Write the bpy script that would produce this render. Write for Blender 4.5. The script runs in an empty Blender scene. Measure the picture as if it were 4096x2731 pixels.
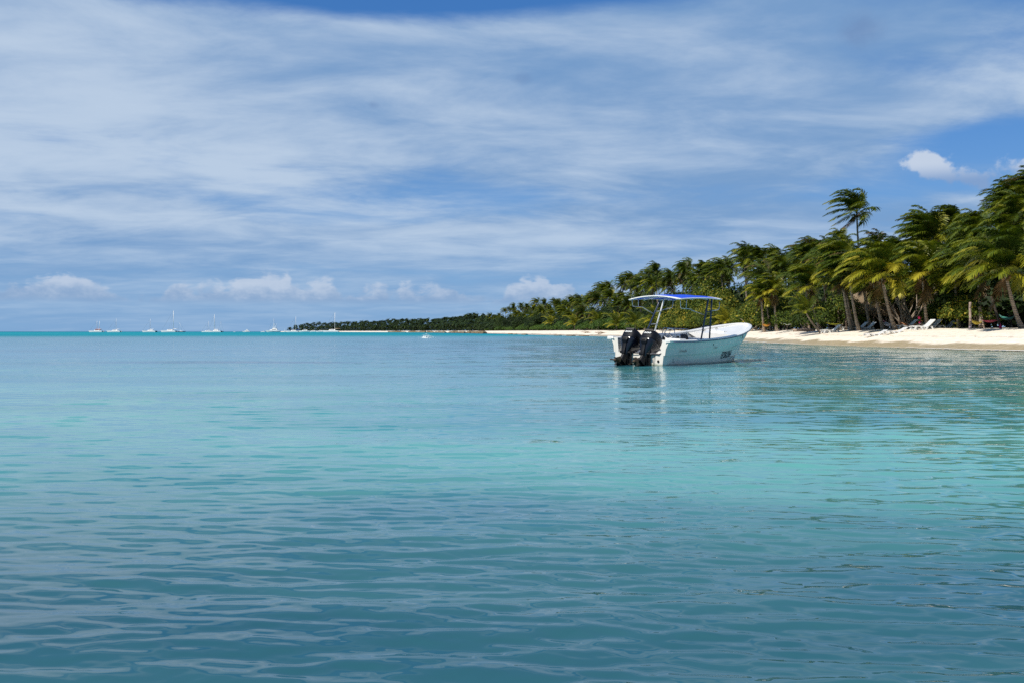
import bpy, bmesh, math, random
import numpy as np
from mathutils import Vector, Matrix, Euler

R = math.radians
sc = bpy.context.scene
col = sc.collection
rnd = random.Random(7)
H = 1.2            # eye height above the water
F = 3982.0         # focal length in photograph pixels
Y0 = 1325.5        # eye level row

# ------------------------------------------------------------------ camera
cam_d = bpy.data.cameras.new("camera"); cam_d.lens = 35; cam_d.sensor_width = 36
cam_d.clip_start = 0.1; cam_d.clip_end = 20000
cam = bpy.data.objects.new("camera", cam_d); col.objects.link(cam)
cam.location = (0, 0, H); cam.rotation_euler = (R(90 - 0.575), 0, 0)
sc.camera = cam

# ------------------------------------------------------------------ node helpers
class NT:
    def __init__(s, tree): s.t = tree; s.n = tree.nodes; s.l = tree.links
    def new(s, typ, **kw):
        n = s.n.new(typ)
        for k, v in kw.items(): setattr(n, k, v)
        return n
    def put(s, sock, v):
        if v is None: return
        if hasattr(v, 'is_output'): s.l.new(v, sock)
        else:
            if isinstance(v, (tuple, list)) and len(v) == 3 and sock.type == 'RGBA': v = (*v, 1)
            sock.default_value = v
    def m(s, op, a, b=None, c=None, clamp=False):
        n = s.new('ShaderNodeMath', operation=op, use_clamp=clamp)
        for i, v in enumerate((a, b, c)):
            if v is not None: s.put(n.inputs[i], v)
        return n.outputs[0]
    def mr(s, v, a, b, c=0.0, d=1.0, smooth=True):
        n = s.new('ShaderNodeMapRange', interpolation_type='SMOOTHSTEP' if smooth else 'LINEAR')
        for i, x in enumerate((v, a, b, c, d)): s.put(n.inputs[i], x)
        return n.outputs[0]
    def mix(s, f, a, b, mode='MIX'):
        n = s.new('ShaderNodeMix', data_type='RGBA', blend_type=mode)
        s.put(n.inputs[0], f); s.put(n.inputs[6], a); s.put(n.inputs[7], b)
        return n.outputs[2]
    def xyz(s, x, y, z):
        n = s.new('ShaderNodeCombineXYZ')
        for i, v in enumerate((x, y, z)): s.put(n.inputs[i], v)
        return n.outputs[0]
    def noise(s, vec, scale=1.0, detail=4, rough=0.5, dist=0.0, off=None):
        n = s.new('ShaderNodeTexNoise')
        if off: 
            a = s.new('ShaderNodeVectorMath', operation='ADD'); s.put(a.inputs[0], vec); a.inputs[1].default_value = off; vec = a.outputs[0]
        s.put(n.inputs['Vector'], vec); n.inputs['Scale'].default_value = scale
        n.inputs['Detail'].default_value = detail; n.inputs['Roughness'].default_value = rough
        n.inputs['Distortion'].default_value = dist
        return n.outputs[0]

def material(name):
    m = bpy.data.materials.new(name); m.use_nodes = True
    t = NT(m.node_tree); b = t.n['Principled BSDF']
    return m, t, b

# ------------------------------------------------------------------ world: sky with clouds
SUN_EL, SUN_AZ = R(52), R(226)        # azimuth clockwise from +Y: behind the camera to the left
w = bpy.data.worlds.new("World"); sc.world = w; w.use_nodes = True
t = NT(w.node_tree); bg = t.n['Background']
sky = t.new('ShaderNodeTexSky', sky_type='NISHITA'); sky.sun_disc = False
sky.sun_elevation = SUN_EL; sky.sun_rotation = SUN_AZ; sky.air_density = 1.0; sky.dust_density = 0.6; sky.ozone_density = 2.0
tc = t.new('ShaderNodeTexCoord'); sep = t.new('ShaderNodeSeparateXYZ'); t.l.new(tc.outputs['Generated'], sep.inputs[0])
dx, dy, dz = sep.outputs
zc = t.m('MAXIMUM', dz, 0.0)
az = t.m('ARCTAN2', dx, dy)
el = t.m('ARCSINE', zc)
den = t.m('ADD', zc, 0.12)
pl = t.xyz(t.m('DIVIDE', dx, den), t.m('DIVIDE', dy, den), 0.0)
def gauss(px, py, sx, sy, wt):        # soft spot in the sky, given by azimuth and elevation
    a0 = math.atan((px - 2048) / F); e0 = math.atan((Y0 - py) / F)
    u = t.m('DIVIDE', t.m('SUBTRACT', az, a0), sx / F); v = t.m('DIVIDE', t.m('SUBTRACT', el, e0), sy / F)
    r2 = t.m('ADD', t.m('MULTIPLY', u, u), t.m('MULTIPLY', v, v))
    return t.m('MULTIPLY', t.m('EXPONENT', t.m('MULTIPLY', r2, -1.0)), wt)
# clear air
clear = t.mix(1.0, sky.outputs[0], (0.043, 0.068, 0.096), 'MULTIPLY')
hor = t.mr(el, 0.0, 0.30, 0.0, 1.0)
clear = t.mix(t.mr(el, 0.0, 0.26, 0.93, 0.30), clear, t.mix(hor, (0.22, 0.40, 0.66), (0.018, 0.19, 0.64)))
# high cloud sheet (perspective plane)
mp = t.new('ShaderNodeMapping'); t.l.new(pl, mp.inputs[0]); mp.inputs['Scale'].default_value = (0.66, 0.95, 1); mp.inputs['Rotation'].default_value = (0, 0, R(-20))
n1 = t.noise(mp.outputs[0], 0.9, 12, 0.58, 0.35, (3.1, 7.7, 0))
n2 = t.noise(mp.outputs[0], 2.6, 10, 0.60, 0.3, (13.1, 2.7, 0))
n3 = t.noise(mp.outputs[0], 0.55, 5, 0.5, 0.2, (5.1, -4.7, 0))
cov = t.m('ADD', n1, 0.29)
cov = t.m('ADD', cov, t.m('MULTIPLY', t.m('SUBTRACT', n2, 0.5), 0.55))
for g in [(1600, -60, 1050, 125, -0.72), (3990, 640, 460, 80, -0.50), (3600, 800, 420, 60, -0.25), (1900, 800, 650, 65, -0.24), (1500, 880, 500, 40, -0.12),
          (800, 330, 1100, 170, 0.16), (2700, 120, 900, 130, 0.15), (3200, 520, 900, 160, 0.12), (900, 560, 1000, 160, 0.12), (3700, 60, 500, 120, -0.05), (600, 20, 300, 60, -0.12)]:
    cov = t.m('ADD', cov, gauss(*g))
cov = t.mr(cov, 0.42, 0.80)
cov = t.m('MULTIPLY', cov, t.mr(el, 0.0, 0.12, 0.35, 1.0))
cov = t.m('MULTIPLY', cov, t.mr(el, 0.335, 0.48, 1.0, 0.25))
lit = t.m('ADD', t.m('MULTIPLY', t.m('SUBTRACT', n3, 0.5), 1.5), t.m('MULTIPLY', t.m('SUBTRACT', n2, 0.5), 1.6))
for g in [(700, 420, 1300, 330, 0.30), (2900, 480, 1000, 220, 0.22), (3700, 150, 700, 260, -0.30), (300, 120, 600, 120, -0.15), (1800, 900, 2500, 90, 0.10), (3300, 880, 900, 90, -0.25), (500, 900, 800, 90, -0.15), (2500, 300, 500, 60, -0.15)]:
    lit = t.m('ADD', lit, gauss(*g))
lit = t.mr(lit, -0.35, 0.55)
cc = t.mix(lit, (0.185, 0.330, 0.565), (0.490, 0.600, 0.745))
skyc = t.mix(t.m('MULTIPLY', cov, 0.93), clear, cc)
# little dark scud and low cumulus near the horizon (in azimuth / elevation)
ae = t.xyz(t.m('MULTIPLY', az, 34.0), t.m('MULTIPLY', el, 75.0), 1.7)
c1 = t.noise(ae, 1.0, 8, 0.58, 0.3)
c0 = t.noise(t.xyz(t.m('MULTIPLY', az, 7.0), 3.0, 0.0), 1.0, 3, 0.5)
cp = t.noise(t.xyz(t.m('MULTIPLY', az, 10.0), 9.0, 0.0), 1.0, 4, 0.55)
ht = t.m('ADD', 0.031, t.m('MULTIPLY', t.mr(cp, 0.34, 0.62), t.mr(c0, 0.3, 0.6, 0.017, 0.028)))
cum = t.mr(t.m('ADD', t.m('MULTIPLY', t.m('SUBTRACT', ht, el), 75.0), t.m('MULTIPLY', t.m('SUBTRACT', c1, 0.5), 3.2)), -0.1, 0.55)
cum = t.m('MULTIPLY', cum, t.mr(t.m('ADD', el, t.m('MULTIPLY', t.m('SUBTRACT', c1, 0.5), 0.006)), 0.024, 0.033))
cum = t.m('MULTIPLY', cum, t.mr(az, 0.06, 0.20, 1.0, 0.2))
cun = t.noise(t.xyz(t.m('MULTIPLY', az, 60.0), t.m('MULTIPLY', el, 90.0), 6.7), 1.0, 6, 0.6)
skyc = t.mix(t.m('MULTIPLY', cum, 0.66), skyc, t.mix(t.mr(t.m('ADD', el, t.m('MULTIPLY', t.m('SUBTRACT', cun, 0.5), 0.035)), 0.028, 0.050), (0.25, 0.37, 0.57), (0.56, 0.63, 0.75)))
g1 = t.m('ADD', gauss(3730, 725, 75, 42, 1.0), gauss(3900, 780, 130, 34, 0.9)); g1 = t.m('ADD', g1, gauss(4120, 740, 90, 60, 0.9)); g1 = t.m('ADD', g1, gauss(3690, 700, 70, 35, 0.8))
cn = t.noise(t.xyz(t.m('MULTIPLY', az, 60.0), t.m('MULTIPLY', el, 70.0), 4.7), 1.0, 7, 0.6)
skyc = t.mix(t.m('MULTIPLY', t.mr(g1, 0.08, 0.3), t.mr(t.m('ADD', g1, t.m('MULTIPLY', t.m('SUBTRACT', cn, 0.5), 2.4)), 0.35, 0.95, 0, 0.85)), skyc, t.mix(t.mr(el, 0.135, 0.155), (0.22, 0.34, 0.57), (0.58, 0.65, 0.76)))
g2 = t.m('ADD', gauss(3440, 190, 110, 90, 0.9), gauss(2090, 320, 60, 35, 0.75)); g2 = t.m('ADD', g2, gauss(1495, 432, 35, 22, 0.75))
skyc = t.mix(t.mr(t.m('MULTIPLY', g2, t.m('ADD', cn, 0.45)), 0.3, 1.0, 0, 0.6), skyc, (0.15, 0.25, 0.46))
skyc = t.mix(t.mr(dz, -0.02, -0.3), skyc, (0.05, 0.16, 0.2))
skyc = t.mix(t.mr(dy, 0.62, 0.15, 0.0, 0.75), skyc, (0.16, 0.23, 0.34))
# the air overhead and behind the camera is deeper blue
skyc = t.mix(t.mr(el, 0.42, 1.1, 0.0, 0.75), skyc, t.mix(cov, (0.02, 0.09, 0.28), (0.16, 0.21, 0.34)))
t.l.new(skyc, bg.inputs[0]); bg.inputs[1].default_value = 0.88

sun_d = bpy.data.lights.new("sun", 'SUN'); sun_d.energy = 4.4; sun_d.angle = R(0.5); sun_d.color = (1.0, 0.94, 0.84)
sun = bpy.data.objects.new("sun", sun_d); col.objects.link(sun)
sv = Vector((math.sin(SUN_AZ) * math.cos(SUN_EL), math.cos(SUN_AZ) * math.cos(SUN_EL), math.sin(SUN_EL)))
sun.rotation_euler = sv.to_track_quat('Z', 'Y').to_euler(); sun.location = (0, 0, 50)

sc.view_settings.view_transform = 'Standard'; sc.view_settings.look = 'None'
sc.view_settings.exposure = 0.25; sc.view_settings.gamma = 1.0
sc.render.engine = 'CYCLES'
sc.cycles.use_denoising = False; sc.render.filter_size = 1.15; sc.cycles.max_bounces = 6; sc.cycles.diffuse_bounces = 3; sc.cycles.glossy_bounces = 3
sc.cycles.transmission_bounces = 3; sc.cycles.transparent_max_bounces = 6; sc.cycles.sample_clamp_indirect = 4.0
sc.cycles.caustics_reflective = False; sc.cycles.caustics_refractive = False

# ------------------------------------------------------------------ object helpers
def tag(o, label=None, cat=None, group=None, kind=None):
    if label: o['label'] = label
    if cat: o['category'] = cat
    if group: o['group'] = group
    if kind: o['kind'] = kind
    return o

def empty(name, loc=(0, 0, 0), rot=(0, 0, 0), parent=None):
    o = bpy.data.objects.new(name, None); col.objects.link(o); o.empty_display_size = 0.3
    o.location = loc; o.rotation_euler = rot
    if parent: o.parent = parent
    return o

def link(name, me, parent=None, loc=None, rot=None, scale=None):
    o = bpy.data.objects.new(name, me); col.objects.link(o)
    if parent: o.parent = parent
    if loc is not None: o.location = loc
    if rot is not None: o.rotation_euler = rot
    if scale is not None: o.scale = scale
    return o

class MB:
    def __init__(s): s.v = []; s.f = []
    def add(s, vs, fs):
        k = len(s.v); s.v += [tuple(p) for p in vs]; s.f += [tuple(i + k for i in f) for f in fs]; return s
    def box(s, x0, x1, y0, y1, z0, z1, M=None):
        vs = [Vector((x, y, z)) for z in (z0, z1) for (x, y) in ((x0, y0), (x1, y0), (x1, y1), (x0, y1))]
        if M is not None: vs = [M @ p for p in vs]
        return s.add(vs, [(3, 2, 1, 0), (4, 5, 6, 7), (0, 1, 5, 4), (1, 2, 6, 5), (2, 3, 7, 6), (3, 0, 4, 7)])
    def rings(s, rs, cap=True, closed=True):
        n = len(rs[0]); vs = [p for r in rs for p in r]; fs = []
        for i in range(len(rs) - 1):
            for j in range(n if closed else n - 1):
                a = i * n + j; b = i * n + (j + 1) % n
                fs.append((a, b, b + n, a + n))
        if cap: fs.append(tuple(range(n - 1, -1, -1))); fs.append(tuple((len(rs) - 1) * n + j for j in range(n)))
        return s.add(vs, fs)
    def tube(s, pts, rad, n=8, cap=True):
        pts = [Vector(p) for p in pts]
        if not isinstance(rad, (list, tuple)): rad = [rad] * len(pts)
        rs = []; up = None
        for i, p in enumerate(pts):
            d = (pts[min(i + 1, len(pts) - 1)] - pts[max(i - 1, 0)]).normalized()
            if up is None: up = Vector((0, 0, 1)) if abs(d.z) < 0.9 else Vector((1, 0, 0))
            a = d.cross(up).normalized(); b = a.cross(d).normalized(); up = b
            rs.append([p + (a * math.cos(q) + b * math.sin(q)) * rad[i] for q in [2 * math.pi * j / n for j in range(n)]])
        return s.rings(rs, cap)
    def build(s, name, mat=None, parent=None, smooth=False, bevel=0, kind=None, loc=None, rot=None, recalc=True, merge=False):
        me = bpy.data.meshes.new(name); me.from_pydata(s.v, [], s.f)
        if recalc or bevel or merge:
            bm = bmesh.new(); bm.from_mesh(me)
            if merge: bmesh.ops.remove_doubles(bm, verts=bm.verts, dist=0.0005)
            bmesh.ops.recalc_face_normals(bm, faces=bm.faces)
            if bevel:
                es = [e for e in bm.edges if len(e.link_faces) == 2 and e.calc_face_angle(0) > 0.5]
                bmesh.ops.bevel(bm, geom=es, offset=bevel, segments=2, profile=0.6, affect='EDGES', clamp_overlap=True)
            bm.to_mesh(me); bm.free()
        if mat: me.materials.append(mat)
        if smooth: me.shade_smooth()
        if smooth == 'auto':
            try: me.set_sharp_from_angle(angle=R(35))
            except Exception: pass
        o = link(name, me, parent, loc, rot)
        if kind: o['kind'] = kind
        return o

def np_mesh(name, V, Q, mats=(), smooth=False, attrs=None):
    """V (n,3) array, Q list of (m,k) int arrays"""
    me = bpy.data.meshes.new(name)
    me.vertices.add(len(V)); me.vertices.foreach_set('co', np.asarray(V, dtype=np.float32).ravel())
    if not isinstance(Q, (list, tuple)): Q = [Q]
    tot = np.concatenate([np.full(len(q), q.shape[1]) for q in Q]); loops = np.concatenate([q.ravel() for q in Q])
    st = np.concatenate([[0], np.cumsum(tot)[:-1]])
    me.loops.add(len(loops)); me.loops.foreach_set('vertex_index', loops.astype(np.int32))
    me.polygons.add(len(tot)); me.polygons.foreach_set('loop_start', st.astype(np.int32)); me.polygons.foreach_set('loop_total', tot.astype(np.int32))
    for k, a in (attrs or {}).items():
        at = me.attributes.new(k, 'FLOAT', 'POINT'); at.data.foreach_set('value', np.asarray(a, dtype=np.float32))
    for m_ in mats: me.materials.append(m_)
    me.update(calc_edges=True)
    if smooth: me.shade_smooth()
    return me

def simple(name, colr, rough=0.5, metal=0.0, spec=0.5, var=0.0, scale=4.0, bump=0.0, bscale=30.0, coat=0.0):
    m, t, b = material(name)
    tcn = t.new('ShaderNodeTexCoord')
    if var:
        n = t.noise(tcn.outputs['Object'], scale, 6, 0.6)
        c = t.mix(t.mr(n, 0.3, 0.7), tuple(x * (1 - var) for x in colr), tuple(min(1, x * (1 + var)) for x in colr))
        t.put(b.inputs['Base Color'], c)
    else: b.inputs['Base Color'].default_value = (*colr, 1)
    b.inputs['Roughness'].default_value = rough; b.inputs['Metallic'].default_value = metal
    b.inputs['Specular IOR Level'].default_value = spec; b.inputs['Coat Weight'].default_value = coat
    if bump:
        bn = t.new('ShaderNodeBump'); bn.inputs['Strength'].default_value = bump; bn.inputs['Distance'].default_value = 0.02
        t.put(bn.inputs['Height'], t.noise(tcn.outputs['Object'], bscale, 4, 0.6)); t.l.new(bn.outputs[0], b.inputs['Normal'])
    return m

# ------------------------------------------------------------------ water
def water_material():
    m, t, b = material("sea_water")
    geo = t.new('ShaderNodeNewGeometry'); P = geo.outputs['Position']
    s = t.new('ShaderNodeSeparateXYZ'); t.l.new(P, s.inputs[0]); x, y, z = s.outputs
    dist = t.m('SQRT', t.m('ADD', t.m('MULTIPLY', x, x), t.m('MULTIPLY', y, y)))
    # sea bed seen through the water: pale sand, darker weed beds, deeper blue far out
    mp = t.new('ShaderNodeMapping'); t.l.new(P, mp.inputs[0]); mp.inputs['Scale'].default_value = (0.035, 0.11, 0.0)
    nA = t.noise(mp.outputs[0], 1.0, 5, 0.55, 0.6, (2.3, 9.1, 0))
    mp2 = t.new('ShaderNodeMapping'); t.l.new(P, mp2.inputs[0]); mp2.inputs['Scale'].default_value = (0.16, 0.4, 0.0)
    nB = t.noise(mp2.outputs[0], 1.0, 4, 0.55, 0.4, (8.3, 1.1, 0))
    mp3 = t.new('ShaderNodeMapping'); t.l.new(P, mp3.inputs[0]); mp3.inputs['Scale'].default_value = (0.003, 0.02, 0.0)
    nC = t.noise(mp3.outputs[0], 1.0, 4, 0.6, 0.3, (1.3, 4.4, 0))
    sand = t.mix(t.mr(nB, 0.35, 0.65), (0.058, 0.255, 0.270), (0.095, 0.330, 0.320))
    near = t.mix(t.mr(nB, 0.3, 0.7), (0.018, 0.085, 0.115), (0.032, 0.122, 0.142))
    c = t.mix(t.mr(dist, 4.6, 11.5), near, sand)
    c = t.mix(t.mr(dist, 20.0, 60.0), c, t.mix(t.mr(nB, 0.3, 0.7), (0.045, 0.185, 0.250), (0.060, 0.260, 0.310)))
    def spot(cx, cy, sx, sy, wt, jit=0.35):
        u = t.m('DIVIDE', t.m('SUBTRACT', x, cx), sx); v = t.m('DIVIDE', t.m('SUBTRACT', y, cy), sy)
        r2 = t.m('ADD', t.m('MULTIPLY', u, u), t.m('MULTIPLY', v, v))
        g = t.m('EXPONENT', t.m('MULTIPLY', r2, -1.0))
        return t.m('MULTIPLY', t.mr(t.m('ADD', g, t.m('MULTIPLY', t.m('SUBTRACT', nB, 0.5), jit * 2)), 0.25, 0.85), wt)
    weed = (0.018, 0.090, 0.145)
    for a in [(-11, 39, 6.5, 2.0, 0.9), (3, 35, 9, 1.6, 0.75), (-2, 72, 14, 6, 0.45), (-30, 62, 16, 5, 0.4), (0.5, 6.8, 2.4, 0.9, 0.45), (3.3, 4.6, 2.2, 0.9, 0.4), (17, 40, 7, 2.0, 0.45), (26, 170, 22, 7, 0.6)]:
        c = t.mix(spot(*a), c, weed)
    for a in [(3.8, 10.0, 6.5, 4.0, 0.75), (-7, 20, 6, 5, 0.35), (5, 11, 3, 2.0, 0.5), (9, 26, 4, 5, 0.4)]:
        c = t.mix(spot(*a), c, (0.13, 0.39, 0.350))
    c = t.mix(t.mr(nA, 0.48, 0.72, 0, 0.30), c, (0.022, 0.10, 0.17))
    far = t.mix(t.mr(nC, 0.35, 0.65), (0.002, 0.17, 0.25), (0.006, 0.27, 0.33))
    farm = t.mr(dist, 170.0, 330.0)
    c = t.mix(farm, c, far)
    c = t.mix(t.mr(dist, 1100.0, 2600.0, 0, 0.8), c, (0.003, 0.105, 0.19))
    # greener tint along the beach: tree reflections put into the water colour
    sh = t.m('MULTIPLY', t.mr(x, 14.0, 26.0), t.mr(dist, 160.0, 90.0))
    c = t.mix(t.m('MULTIPLY', sh, 0.5), c, (0.06, 0.22, 0.19))
    t.put(b.inputs['Base Color'], c)
    b.inputs['IOR'].default_value = 1.40
    t.put(b.inputs['Roughness'], t.mr(dist, 20.0, 300.0, 0.03, 0.25))
    t.put(b.inputs['Specular IOR Level'], t.mr(dist, 130.0, 420.0, 0.5, 0.1))
    # ripples finer than the modelled waves, larger chop taking over with distance
    mr_ = t.new('ShaderNodeMapping'); t.l.new(P, mr_.inputs[0]); mr_.inputs['Scale'].default_value = (1.0, 2.2, 1.0); mr_.inputs['Rotation'].default_value = (0, 0, R(7))
    r1 = t.noise(mr_.outputs[0], 3.2, 2, 0.5, 0.4); r2 = t.noise(mr_.outputs[0], 0.9, 4, 0.55, 0.5, (4, 4, 0))
    h = t.m('ADD', t.m('MULTIPLY', r1, t.mr(dist, 8.0, 40.0, 0.004, 0.032)), t.m('MULTIPLY', r2, t.mr(dist, 30.0, 120.0, 0.0, 0.12)))
    bn = t.new('ShaderNodeBump'); bn.inputs['Distance'].default_value = 1.0
    t.put(bn.inputs['Strength'], t.mr(dist, 4.0, 40.0, 0.35, 0.8)); t.put(bn.inputs['Height'], h); t.l.new(bn.outputs[0], b.inputs['Normal'])
    # far out the unresolved chop shows mostly the faces turned to the eye: body colour rather than mirror
    df = t.new('ShaderNodeBsdfDiffuse'); t.put(df.inputs[0], c); mx = t.new('ShaderNodeMixShader'); t.put(mx.inputs[0], t.m('MULTIPLY', farm, 0.78))
    t.l.new(b.outputs[0], mx.inputs[1]); t.l.new(df.outputs[0], mx.inputs[2]); t.l.new(mx.outputs[0], t.n['Material Output'].inputs[0])
    return m

def make_water():
    fine = np.arange(-0.60, 0.6001, 0.0024)
    co = np.concatenate([np.linspace(-math.pi, -0.62, 60), fine, np.linspace(0.62, math.pi, 60)[:-1]])
    r = np.concatenate([np.exp(np.arange(math.log(1.2), math.log(110), 0.0036)), np.exp(np.arange(math.log(111), math.log(3900), 0.018)), [3900.0]])
    A, Rr = np.meshgrid(co, r)
    X = Rr * np.sin(A); Y = Rr * np.cos(A); Z = np.zeros_like(X)
    rs = np.random.RandomState(5)
    n = 120
    lam = np.exp(np.concatenate([rs.uniform(math.log(0.08), math.log(0.40), 92), rs.uniform(math.log(0.40), math.log(1.3), 14), rs.uniform(math.log(1.3), math.log(6.0), 14)]))
    th = rs.normal(0, 0.26, n) + 0.03
    th2 = np.where(rs.rand(n) < 0.2, th + rs.normal(0, 0.5, n), th)
    ph = rs.uniform(0, 2 * math.pi, n)
    sp = np.maximum(Rr * 0.0036, np.abs(Rr) * 0.0024)
    # patches of calmer and livelier water
    pat = 0.85 + 0.35 * np.sin(X * 0.31 + 1.3 * np.sin(Y * 0.17)) * np.sin(Y * 0.23 + 1.1 * np.sin(X * 0.21 + 2))
    liv = 0.95 + 0.55 / (1 + np.exp(-(X - 5) / 3)) * (Rr > 6)
    liv = 0.95 + (liv - 0.95) * np.clip((Rr - 6) / 10, 0, 1)
    for L, q, p in zip(lam, th2, ph):
        k = 2 * math.pi / L
        s_ = 0.0150 if L < 0.18 else 0.0150
        if L > 0.40: s_ = 0.011
        if L > 1.3: s_ = 0.007
        if L > 2.5: s_ = 0.005
        amp = s_ / k
        att = np.clip((L / sp - 2.6) / 3.0, 0, 1)
        if att.max() <= 0: continue
        a = k * (X * math.sin(q) + Y * math.cos(q)) + p
        Z += amp * att * (np.sin(a) + 0.18 * np.cos(2 * a)) * (pat * liv if L < 1.5 else 1)
    coarse = (np.abs(A) > 0.61)
    Z[coarse] = 0
    nr, nc = X.shape
    V = np.stack([X.ravel(), Y.ravel(), Z.ravel()], 1)
    i = np.arange(nr - 1)[:, None] * nc; j = np.arange(nc)[None, :]
    jn = (j + 1) % nc
    Q = np.stack([(i + j), (i + jn), (i + nc + jn), (i + nc + j)], -1).reshape(-1, 4)[:, ::-1]
    V = np.vstack([V, [[0, 0, 0]]]); c = len(V) - 1
    T = np.stack([np.full(nc, c), np.arange(nc), (np.arange(nc) + 1) % nc], 1)[:, ::-1]
    me = np_mesh("sea", V, [Q, T], [water_material()], smooth=True)
    o = link("sea", me); tag(o, kind='structure')
make_water()

# ------------------------------------------------------------------ shoreline and land
SH = [(62, -30), (50, 0), (41, 25), (36, 42), (32.4, 55), (30.3, 62), (29.4, 68), (28.9, 74), (28.3, 80), (27.2, 86), (26.4, 94), (27.0, 104), (27.3, 114), (27, 130), (26, 150), (24, 185), (21.0, 230),
      (15.5, 262), (9, 310), (0, 400), (-8, 480), (-26, 620), (-50, 780), (-110, 1010), (-240, 1330), (-352, 1490)]
def catmull(pts, n=8):
    P = [np.array(p, float) for p in pts]; P = [2 * P[0] - P[1]] + P + [2 * P[-1] - P[-2]]; out = []
    for i in range(1, len(P) - 2):
        for k in range(n):
            u = k / n
            out.append(0.5 * ((2 * P[i]) + (-P[i - 1] + P[i + 1]) * u + (2 * P[i - 1] - 5 * P[i] + 4 * P[i + 1] - P[i + 2]) * u * u + (-P[i - 1] + 3 * P[i] - 3 * P[i + 1] + P[i + 2]) * u ** 3))
    out.append(P[-2]); return np.array(out)
shp = catmull(SH, 14)
seg = np.linalg.norm(np.diff(shp, axis=0), axis=1); S = np.concatenate([[0], np.cumsum(seg)])
def shore(s): return np.array([np.interp(s, S, shp[:, 0]), np.interp(s, S, shp[:, 1])])
def inland(s):
    d = shore(s + 6) - shore(s - 6) if s < S[-1] - 6 else shore(s) - shore(s - 10)
    d = d / np.linalg.norm(d); return np.array([d[1], -d[0]])
def hgt(d, s=0):
    u = min(max(d / 8.5, 0), 1); h = 1.36 * (1 - (1 - u) ** 1.7)
    if d < 0: h = 0.16 * d
    if d > 3: h += 0.10 * math.sin(s * 0.33 + d * 0.6) * math.sin(d * 0.45 + 0.13 * s) * min((d - 3) / 4, 1)
    if d > 9: h += min(d - 9, 30) * 0.012
    return h
def P_(s, d):
    p = shore(s) + inland(s) * d; return Vector((p[0], p[1], hgt(d, s)))
def s_of_px(px):
    r_ = (px - 2048) / F
    rat = shp[:, 0] / np.maximum(shp[:, 1], 1e-3); ok = shp[:, 1] > 40
    k = np.where(ok)[0]; return float(S[k[np.argmin(np.abs(rat[k] - r_))]])
def px_of(p): return 2048 + F * p[0] / p[1]
# inverse: nearest shoreline parameters of a point
def sd_of(x, y):
    dd = np.hypot(shp[:, 0] - x, shp[:, 1] - y); k = int(np.argmin(dd)); s = S[k]
    nn = inland(s); return s, float(np.dot(np.array([x, y]) - shore(s), nn))
def ground(x, y): s, d = sd_of(x, y); return hgt(d, s)
def at_px(px, D): x = (px - 2048) / F * D; return Vector((x, D, ground(x, D)))
def at_px_d(px, d):
    D = shore(s_of_px(px))[1]
    while True:
        x = (px - 2048) / F * D; s, dd = sd_of(x, D)
        if dd >= d: return Vector((x, D, hgt(dd, s)))
        D += 1.5
def zrow(py, D): return H + (Y0 - py) * D / F

def land_material():
    m, t, b = material("beach_sand")
    geo = t.new('ShaderNodeNewGeometry'); P = geo.outputs['Position']
    s = t.new('ShaderNodeSeparateXYZ'); t.l.new(P, s.inputs[0])
    at = t.new('ShaderNodeAttribute', attribute_name='inland')
    n = t.noise(P, 0.35, 5, 0.6); n2 = t.noise(P, 2.5, 5, 0.6); n3 = t.noise(P, 14, 3, 0.6)
    dry = t.mix(t.mr(n2, 0.3, 0.7), (0.70, 0.62, 0.51), (0.84, 0.77, 0.66))
    wet = t.mix(t.mr(n2, 0.3, 0.7), (0.36, 0.295, 0.18), (0.45, 0.375, 0.25))
    wl = t.m('ADD', at.outputs['Fac'], t.m('MULTIPLY', t.m('SUBTRACT', n, 0.5), 3.0))
    c = t.mix(t.mr(wl, 1.1, 1.9), wet, dry)
    wr = t.m('MULTIPLY', t.mr(t.m('ABSOLUTE', t.m('SUBTRACT', t.m('ADD', at.outputs['Fac'], t.m('MULTIPLY', n, 3.0)), 5.2)), 0.16, 0.05), t.mr(n3, 0.42, 0.6))
    c = t.mix(t.m('MULTIPLY', wr, 0.7), c, (0.14, 0.09, 0.05))
    litter = t.mix(t.mr(n3, 0.3, 0.7), (0.16, 0.11, 0.06), (0.36, 0.28, 0.18))
    dl = t.m('ADD', at.outputs['Fac'], t.m('MULTIPLY', t.m('SUBTRACT', n2, 0.5), 8.0))
    c = t.mix(t.mr(dl, 10.5, 15.0), c, litter)
    t.put(b.inputs['Base Color'], c); t.put(b.inputs['Roughness'], t.mr(wl, 1.1, 1.9, 0.35, 0.9))
    bn = t.new('ShaderNodeBump'); bn.inputs['Strength'].default_value = 0.6; bn.inputs['Distance'].default_value = 0.12
    t.put(bn.inputs['Height'], t.m('ADD', n2, t.m('MULTIPLY', t.noise(P, 6, 4, 0.6), 0.5))); t.l.new(bn.outputs[0], b.inputs['Normal'])
    return m
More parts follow.
